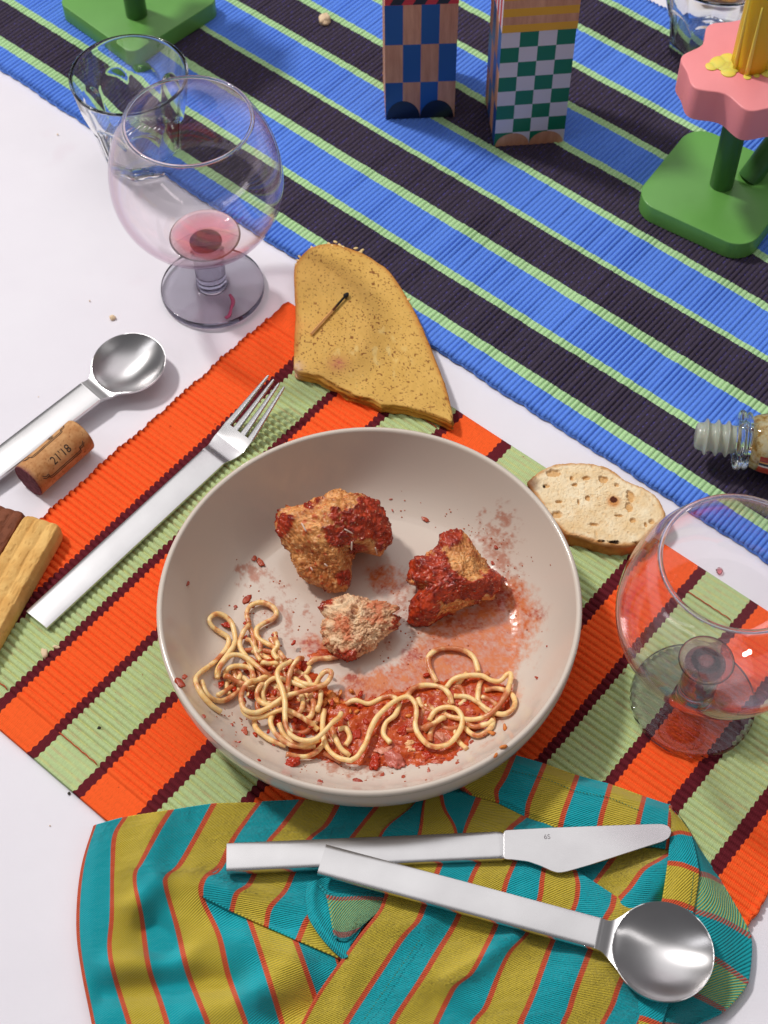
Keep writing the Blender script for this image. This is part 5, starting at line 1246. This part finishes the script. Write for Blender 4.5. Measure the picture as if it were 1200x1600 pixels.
def patch(curves, s0, zf, rev=0.0, ns=14, nt_=70, skirt=(1, 1, 1, 1), thick=.14, vflip=1, low=None):
    """curves: photo polylines (all run the same way) at stripe lines s0, s0+1, ...; zf(x, y, s, t) -> height"""
    C = [spline(c, nt_) if len(c) > 2 else spline([c[0], ((c[0][0]+c[1][0])/2, (c[0][1]+c[1][1])/2), c[1]], nt_) for c in curves]; C = np.array(C)   # (k, t, 2)
    K = len(C); sv = s0+np.arange(K) if np.isscalar(s0) else np.array(s0, float)
    f = np.linspace(0, K-1, (K-1)*ns+1); out = []
    i = np.clip(f.astype(int), 0, K-2); fr = f-i
    # smooth (Catmull-Rom) across the curves
    def g(j): return C[np.clip(j, 0, K-1)]
    p0 = np.where((i > 0)[:, None, None], g(i-1), 2*g(i)-g(i+1)); p1 = g(i); p2 = g(i+1); p3 = np.where((i+2 < K)[:, None, None], g(i+2), 2*g(i+1)-g(i)); q = fr[:, None, None]
    Lin = p1+(p2-p1)*q; CR = .5*(2*p1+(-p0+p2)*q+(2*p0-5*p1+4*p2-p3)*q*q+(-p0+3*p1-3*p2+p3)*q**3)
    G = .5*Lin+.5*CR
    Sv = np.interp(f, np.arange(K), sv)[:, None]+0*G[..., 0]; T = np.linspace(0, 1, nt_)[None]+0*G[..., 0]
    z = np.full(G.shape[:2], .8)
    for _ in range(10):
        P = at(G[..., 0], G[..., 1], z); z = .5*z+.5*zf(P[..., 0], P[..., 1], Sv, T)
    P = at(G[..., 0], G[..., 1], z)
    d = np.linalg.norm(np.diff(P, axis=1), axis=2); vlen = np.concatenate([np.zeros((len(f), 1)), np.cumsum(d, 1)], 1).mean(0)[None]+0*Sv
    n, m_ = P.shape[:2]; base = sum(len(a) for a in NAPV)
    V = P.reshape(-1, 3); UV = np.stack([Sv, vlen*vflip], -1).reshape(-1, 2); F = grid_faces(n, m_)
    idx = np.arange(n*m_).reshape(n, m_); sides = [idx[:, 0], idx[-1, :], idx[::-1, -1], idx[0, ::-1]]
    cen = V.mean(0)
    ex_v, ex_uv, ex_f = [], [], []; cnt = n*m_
    for on, sd in zip(skirt, sides):
        if not on: continue
        e = V[sd]; tg = np.gradient(e, axis=0); nn = np.stack([-tg[:, 1], tg[:, 0], 0*tg[:, 0]], -1); nn /= np.linalg.norm(nn, axis=1)[:, None]+1e-9
        inner = V[sd]-cen; sg = np.sign((nn*inner).sum(1).mean()); nn *= sg
        steps = [(.045, -.03), (.06, -.08), (.02, -.14)]+([(-.15, -.22)] if on == 1 else [(.02, -.5), (.0, -1.2)])
        prev = sd
        for ox, oz in steps:
            q = e+nn*ox; q[:, 2] = np.maximum(e[:, 2]+oz, .05); ex_v.append(q); ex_uv.append(UV[sd]); cur = cnt+np.arange(len(sd)); cnt += len(sd)
            ex_f.append(np.stack([prev[:-1], prev[1:], cur[1:], cur[:-1]], -1)); prev = cur
    V = np.vstack([V]+ex_v); UV = np.vstack([UV]+ex_uv); F = np.vstack([F]+ex_f)+base
    NAPV.append(V); NAPF.append(F); NAPUV.append(UV); NAPR.append(np.full(len(V), float(rev)))
ny = lambda x, y, s=1.6, sd=1: fbm(np.stack([x/s, y/s, 0*x], -1), 3, 500+sd)
O4 = [(405,1255),(387,1277),(365,1310),(350,1345),(340,1362),(324,1367),(315,1382),(314,1397)]
A_low = [(325,1422),(320,1405),(330,1432),(342,1462),(350,1500),(357,1525),(372,1562),(384,1600),(392,1640)]
# A: left drape
A = [[(147,1290),(130,1345),(122,1400),(121,1460),(129,1520),(142,1585),(155,1650)],
     [(195,1277),(179,1305),(176,1350),(175,1430),(171,1480),(179,1525),(202,1600),(214,1650)],
     [(267,1266),(250,1292),(220,1347),(211,1362),(211,1385),(221,1432),(232,1510),(252,1570),(276,1650)],
     [(334,1256),(305,1310),(280,1352),(262,1367),(259,1385),(277,1450),(294,1520),(325,1600),(338,1650)],
     [(405,1255),(365,1310),(345,1350),(324,1367),(314,1385),(318,1410),(342,1462),(357,1525),(384,1600),(396,1650)],
     [(470,1262),(440,1300),(410,1345),(385,1385),(378,1410),(391,1441),(417,1520),(441,1600),(452,1650)],
     [(535,1290),(510,1330),(480,1370),(455,1410),(450,1445),(462,1471),(487,1542),(505,1600),(515,1650)],
     [(600,1300),(575,1340),(540,1390),(520,1430),(515,1460),(525,1490),(545,1550),(565,1600),(575,1650)]]
def press(x, y):                                     # the cloth gives way under the spoon bowl
    c = at(1036, 1486, 2.0)[:2]; return .75*np.exp(-(((x-c[0])**2+(y-c[1])**2)/2.0**2)**2)
def zA(x, y, s, t):
    z = .84+2.5*fold_z(x, y)+.16*ny(x, y, 1.8, 1)+.10*sstep(0, .1, t)
    return np.maximum(lerp(.5, z, sstep(-.2, .5, s)), .14+.44*sstep(13.9, 15.0, x*m_al[0]+y*m_al[1]))
patch(A, 0, zA, skirt=(2, 0, 0, 2), nt_=150)
# B: fold strip running from under the bowl down to the crease
B = [[(405,1253),(387,1277),(365,1310),(350,1345),(338,1362),(322,1368),(315,1382),(314,1398)],
     [(472,1250),(440,1292),(420,1315),(405,1345),(398,1365),(388,1383),(370,1396),(362,1422)],
     [(531,1250),(510,1288),(482,1312),(466,1345),(457,1366),(445,1392),(422,1418),(416,1446)],
     [(601,1245),(553,1305),(530,1340),(512,1370),(500,1398),(488,1425),(478,1440),(466,1468)],
     [(666,1240),(620,1290),(590,1330),(570,1370),(555,1410),(545,1440),(540,1465),(534,1497)]]
def under(x, y): return np.maximum(.84+2.5*fold_z(x, y)+.16*ny(x, y, 1.8, 1), .5)
def zB(x, y, s, t):
    return np.maximum(under(x, y)+.34, zB0(x, y, s, t))
def zB0(x, y, s, t):
    under = 0
    return np.maximum(under, .95+.32*np.sin(np.clip(t, 0, 1)*math.pi)**.7+.18*np.exp(-((t-.80)/.1)**2)-.22*np.exp(-((t-.66)/.09)**2)*sstep(4.2, 5.0, s)+.10*ny(x, y, 1.5, 2)-.1*sstep(.9, 1, t))
patch(B, 4, zB, skirt=(2, 0, 2, 0), nt_=90)
# strip between bowl and knife, right part
G = [[(664,1235),(648,1262),(622,1300),(600,1345)],[(690,1232),(688,1262),(712,1298),(716,1340)],[(735,1225),(742,1262),(728,1296),(715,1345)],[(838,1262),(812,1283),(793,1300),(770,1350)],[(905,1275),(880,1290),(860,1310),(840,1350)]]
Gc = [[(600,1262),(590,1290),(570,1330)],[(667,1238),(662,1256),(655,1300),(640,1345)],[(688,1240),(694,1264),(712,1296),(718,1345)],[(752,1236),(738,1268),(726,1296),(712,1345)],[(836,1262),(812,1282),(793,1300),(770,1350)],[(905,1275),(880,1290),(860,1310),(840,1350)]]
def zG(x, y, s, t): return 1.15+.16*np.sin(t*3)+.12*ny(x, y, 1.2, 3)
patch([[(664,1232),(640,1262),(598,1296),(575,1345)],[(676,1232),(663,1262),(657,1300),(650,1345)]], [8, 8.92], lambda x, y, s, t: 1.12+.2*np.sin(t*2.6), skirt=(0, 0, 0, 0), nt_=40)
patch(Gc[1:], [9, 10, 11, 12, 13], lambda x, y, s, t: 1.18+.25*np.sin(t*2.6)+.1*ny(x, y, 1.2, 3), skirt=(0, 0, 0, 2), nt_=40, ns=14)
patch([[(640,1195),(655,1225),(675,1262)],[(715,1190),(722,1222),(741,1262)],[(785,1180),(790,1225),(800,1268)],[(830,1200),(840,1240),(850,1282)]], [4, 5, 6, 7], lambda x, y, s, t: .85+.25*t+.1*ny(x, y, 1.2, 13), skirt=(0, 0, 0, 0), nt_=40)
# E: the flap at the upper right
E = [[(740,1168),(722,1195),(718,1222),(735,1240)],[(803,1180),(788,1215),(776,1235),(777,1252)],[(851,1194),(835,1232),(826,1255),(823,1275)],[(902,1212),(889,1248),(881,1270),(875,1293)],[(954,1226),(946,1254),(940,1275),(934,1305)],[(1007,1245),(1001,1268),(996,1290),(990,1315)],[(1049,1259),(1047,1280),(1046,1300),(1044,1325)]]
def zE(x, y, s, t): return 1.50+.22*np.sin(np.clip(t*1.15, 0, 1)*math.pi)-.15*sstep(.9, 1, t)-.55*sstep(2.5, -.2, s)*0+.07*ny(x, y, 1.3, 4)-.5*sstep(.15, 0, t)
patch(E, 17, zE, skirt=(2, 2, 2, 2), nt_=60)
# K/C: the big front flap
Ck = [[(640,1330),(612,1375),(600,1405),(592,1424),(562,1462),(542,1490),(515,1527),(492,1562),(472,1600),(450,1650)],
     [(698,1330),(685,1358),(672,1395),(662,1417),(652,1440),(629,1465),(594,1517),(558,1571),(540,1600),(512,1650)],
     [(757,1335),(740,1365),(727,1400),(716,1432),(703,1457),(686,1484),(655,1535),(630,1572),(613,1600),(590,1650)],
     [(810,1335),(792,1375),(782,1415),(775,1445),(758,1482),(737,1520),(712,1540),(700,1560),(681,1600),(660,1650)],
     [(852,1345),(847,1375),(843,1405),(826,1455),(797,1487),(780,1520),(767,1555),(757,1577),(738,1600),(715,1650)],
     [(898,1360),(903,1385),(896,1420),(866,1465),(850,1505),(837,1542),(825,1572),(813,1600),(800,1650)],
     [(960,1400),(956,1418),(944,1438),(922,1486),(912,1512),(898,1550),(889,1580),(880,1600),(862,1650)],
     [(1020,1440),(1010,1455),(1000,1475),(984,1505),(967,1540),(957,1570),(942,1598),(930,1620),(915,1650)],
     [(1060,1465),(1055,1480),(1045,1500),(1035,1525),(1022,1555),(1008,1580),(998,1600),(985,1625),(970,1650)]]
def zC(x, y, s, t):
    a = at(560, 1460, 1.3)[:2]; b = at(690, 1460, 1.3)[:2]
    r1 = np.exp(-(((x-a[0])*.25)**2+((y-at(640, 1448, 1.3)[1])/.8)**2))
    z = 1.40+.22*np.exp(-((t-.12)/.13)**2)+.12*r1+.10*np.sin(s*2.1+t*7)*sstep(.2, .5, t)+.09*ny(x, y, 1.0, 21)
    for (p, q, w_, h) in [((590,1440),(660,1460),16,.16),((700,1540),(800,1470),15,.55),((760,1590),(850,1470),18,-.05),((655,1530),(700,1490),26,.10),((740,1600),(680,1560),16,-.35),((700,1460),(790,1490),20,-.34),((560,1500),(530,1580),14,.18),((900,1530),(980,1560),30,.2),((560,1560),(640,1590),24,-.22)]:
        A_ = at(p[0], p[1], 1.3)[:2]; B_ = at(q[0], q[1], 1.3)[:2]; ab = B_-A_; L = np.hypot(*ab)
        tt = np.clip(((x-A_[0])*ab[0]+(y-A_[1])*ab[1])/L**2, 0, 1); dd = np.hypot(x-A_[0]-tt*ab[0], y-A_[1]-tt*ab[1]); z = z+h*np.exp(-(dd/(w_/27.0))**2)
    return np.minimum(z+.05*ny(x, y, 1.2, 5), 1.95)-press(x, y)
patch(Ck, 11, zC, skirt=(2, 0, 2, 2), nt_=150)
# M: teal and yellow behind, between knife and spoon bowl
Mp = [[(900,1325),(885,1350),(860,1400)],[(968,1325),(950,1352),(915,1400),(905,1430)],[(1060,1325),(1030,1343),(1005,1358),(985,1385),(965,1408),(950,1440)],[(1085,1340),(1060,1380),(1030,1420),(1010,1460)]]
patch(Mp, [12, 13, 14, 15], lambda x, y, s, t: 1.12+.42*np.exp(-((s-14.25)/.5)**2)*sstep(0, .3, t)-.5*sstep(14.6, 15, s)+.08*ny(x, y, 1.2, 6), skirt=(0, 0, 0, 0), nt_=60)
# D: hem strip on the right (runs down the side), then the reverse side
D1 = [[(1047,1256),(1050,1263),(1053,1268)],[(1049,1304),(1062,1300),(1079,1303)],[(1045,1348),(1066,1351),(1091,1361)],[(1036,1408),(1058,1411),(1083,1420)],[(1020,1462),(1045,1466),(1070,1476)],[(1003,1525),(1030,1530),(1052,1538)],[(980,1588),(1005,1592),(1032,1602)],[(962,1640),(990,1645),(1012,1655)]]
patch(D1, [20.9, 22, 23, 24, 25, 26, 27, 28], lambda x, y, s, t: 1.62-.20*sstep(24.5, 26, s)+.16*np.sin(t*math.pi)+.05*ny(x, y, 1.2, 7)-1.1*press(x, y), skirt=(2, 0, 2, 0), nt_=26, ns=16)
R1 = [[(1053,1262),(1062,1276),(1066,1281)],[(1079,1300),(1086,1312),(1090,1322)],[(1088,1364),(1108,1368),(1127,1378)],[(1081,1422),(1125,1436),(1173,1462)],[(1068,1478),(1120,1500),(1168,1535)],[(1050,1540),(1090,1556),(1132,1578)],[(1030,1600),(1055,1602),(1075,1606)],[(1012,1650),(1030,1648),(1045,1645)]]
patch(R1, [21, 22, 23, 24, 25, 26, 27, 28], lambda x, y, s, t: 1.40-.9*sstep(.1, 1, t)**1.3-.2*sstep(24.5, 26, s)*(1-t)+.08*ny(x, y, 1.5, 8)-.8*press(x, y), rev=1.0, skirt=(0, 2, 2, 0), nt_=50, ns=16)
# R: small curled-over corner left of the front flap, face side then reverse side
Rr = [[(486,1378),(481,1395),(480,1412),(483,1432),(490,1446)],[(500,1372),(505,1395),(510,1415),(520,1445),(537,1497)],[(560,1368),(560,1400),(560,1430),(556,1460),(548,1492)],[(610,1372),(612,1400),(600,1425),(575,1450),(556,1475)]]
patch([[(482,1380),(479,1400),(481,1420),(485,1436),(502,1462),(520,1482),(538,1498)],[(520,1368),(515,1400),(520,1430),(530,1455),(540,1475),(550,1490)],[(600,1376),(602,1400),(590,1425),(570,1445),(556,1465),(545,1482)]], [6.12, 6.5, 6.9], lambda x, y, s, t: zB(x, y, 7+0*s, .85+0*t)+.16+.30*np.exp(-((s-6.22)/.10)**2)-.10*sstep(6.5, 6.9, s), skirt=(0, 0, 0, 2), nt_=60)
patch([[(498,1381),(516,1397),(545,1395),(575,1396),(605,1401)],[(512,1402),(530,1404),(555,1403),(580,1403),(612,1406)],[(522,1455),(530,1459),(540,1459),(550,1456),(562,1450)],[(526,1466),(531,1470),(537,1471),(543,1470),(549,1466)]], [22.6, 23, 24, 24.2], lambda x, y, s, t: zB(x, y, 7+0*s, .85+0*t)+.26+.18*np.exp(-(t/.16)**2)-.08*sstep(.5, 1, t), rev=1.0, skirt=(2, 0, 0, 2), nt_=50, ns=14)
V = np.vstack(NAPV); F = np.vstack(NAPF); UV = np.vstack(NAPUV); R_ = np.concatenate(NAPR)
nap = obj('napkin', V, F, NAP, uv=UV, rgh=R_, origin=(2, 27, .3)); tag(nap, 'crumpled twill napkin striped teal, mustard and orange in front of the bowl', 'napkin')
# hem stitches
stm = solid('green_thread', srgb(70, 130, 96), .8)
def stitches(pts, z, n, r=.022):
    q = spline(pts, n*2); P = at(q[:, 0], q[:, 1], z); parts = []
    for k in range(n): parts.append(tube(P[2*k:2*k+2]+[[0, 0, .01], [0, 0, .01]], r, 5))
    Vv, Ff = join(parts); obj('hem_stitching', Vv, Ff, stm, parent=nap)
stitches([(800,1205),(850,1216),(900,1236),(950,1246),(998,1266)], 1.76, 40)
stitches([(1084,1364),(1080,1400),(1075,1420)], 1.70, 16)
stitches([(655,1470),(620,1520),(585,1570),(570,1592)], 1.60, 26)

# ------------------------------------------------------------------ crumbs and drops
crm = solid('crumb_material', srgb(232, 204, 168), .7, bump=(900, .0003))
def crumb(x, y, r, z, seed, label, mat=None, flat=.7, el=(1, 1), cat='crumb', name='crumb', grp=None):
    p = at(x, y, z); Vv, Ff = lump(p+[0, 0, r*flat*.6], r, seed, flat, 3, .5, el, seed)
    o = obj(name, Vv, Ff, mat or crm, origin=(p[0], p[1], z)); tag(o, label, cat, grp); return o
crumb(507, 34, .46, .28, 3, 'pale bread crumb on the dark stripe of the runner near the top edge', el=(.8, 1.2))
crumb(176, 497, .18, -.03, 4, 'small pale crumb on the white cloth above the left spoon')
crumb(70, 1023, .26, .36, 5, 'curled oat-coloured crumb on the placemat below the golden biscuit', el=(1.3, .7))
crumb(88, 1012, .16, .36, 6, 'smaller crumb beside the maroon stripe just right of the curled crumb', el=(1.3, .6))
pep = solid('pepper_grain', srgb(50, 44, 34), .6)
crumb(155, 1138, .10, .36, 7, 'black pepper grain on the green stripe of the placemat', pep, cat='pepper grain', name='pepper_grain')
crumb(108, 1240, .08, -.03, 8, 'black pepper grain on the white cloth below the placemat corner', pep, cat='pepper grain', name='pepper_grain')
crumb(160, 1372, .0+.05, .8, 9, 'tiny dark speck on the teal border of the napkin', pep, cat='pepper grain', name='pepper_grain') if False else None
o = crumb(1124, 893, .22, 0.0, 11, 'single drop of red wine on the white cloth seen through the right goblet', M['wine'], flat=.45, cat='wine drop', name='wine_drop')
# glimpse of food beyond the flower
zz = at(1128, 2, .6); pt = solid('orange_peel', srgb(226, 168, 92), .5, var=.25, vscale=90, bump=(200, .001))
Vv, Ff = lump(zz+[0.6, 1.6, .2], 2.0, 77, .35, 4, .35, (1.3, .8), .4); o = obj('orange_peel', Vv, Ff, pt, origin=(zz[0], zz[1], 0)); tag(o, 'yellow-orange scrap of food on the white cloth behind the candle', 'food scrap')

# light focused through the glassware reaches the cloth behind it
bpy.data.lights['key_flash'].cycles.is_caustics_light = True
for o in bpy.data.objects:
    if o.type != 'MESH': continue
    nm = o.name.split('.')[0]
    if nm in ('glass_bowl',): o.cycles.is_caustics_caster = True
    elif nm in ('tablecloth', 'table_runner', 'placemat', 'toast_slice', 'bread_slice', 'spoon_bowl'): o.cycles.is_caustics_receiver = True

# specks and crumbs too small to tell apart on the white cloth
cr = np.random.default_rng(3); parts = []
for x, y in ((312, 655), (78, 1290), (225, 690), (140, 470), (60, 620), (245, 560), (1030, 850), (1165, 1480), (90, 210), (760, 690), (880, 745)):
    parts.append(lump(at(x, y, 0.0)+[0, 0, .0], cr.uniform(.03, .07), int(x), .8, 2, .5))
Vv, Ff = join(parts); o = obj('table_crumbs', Vv, Ff, crm, origin=(0, 50, 0)); tag(o, 'tiny scattered crumbs on the white cloth', 'crumbs', kind='stuff')
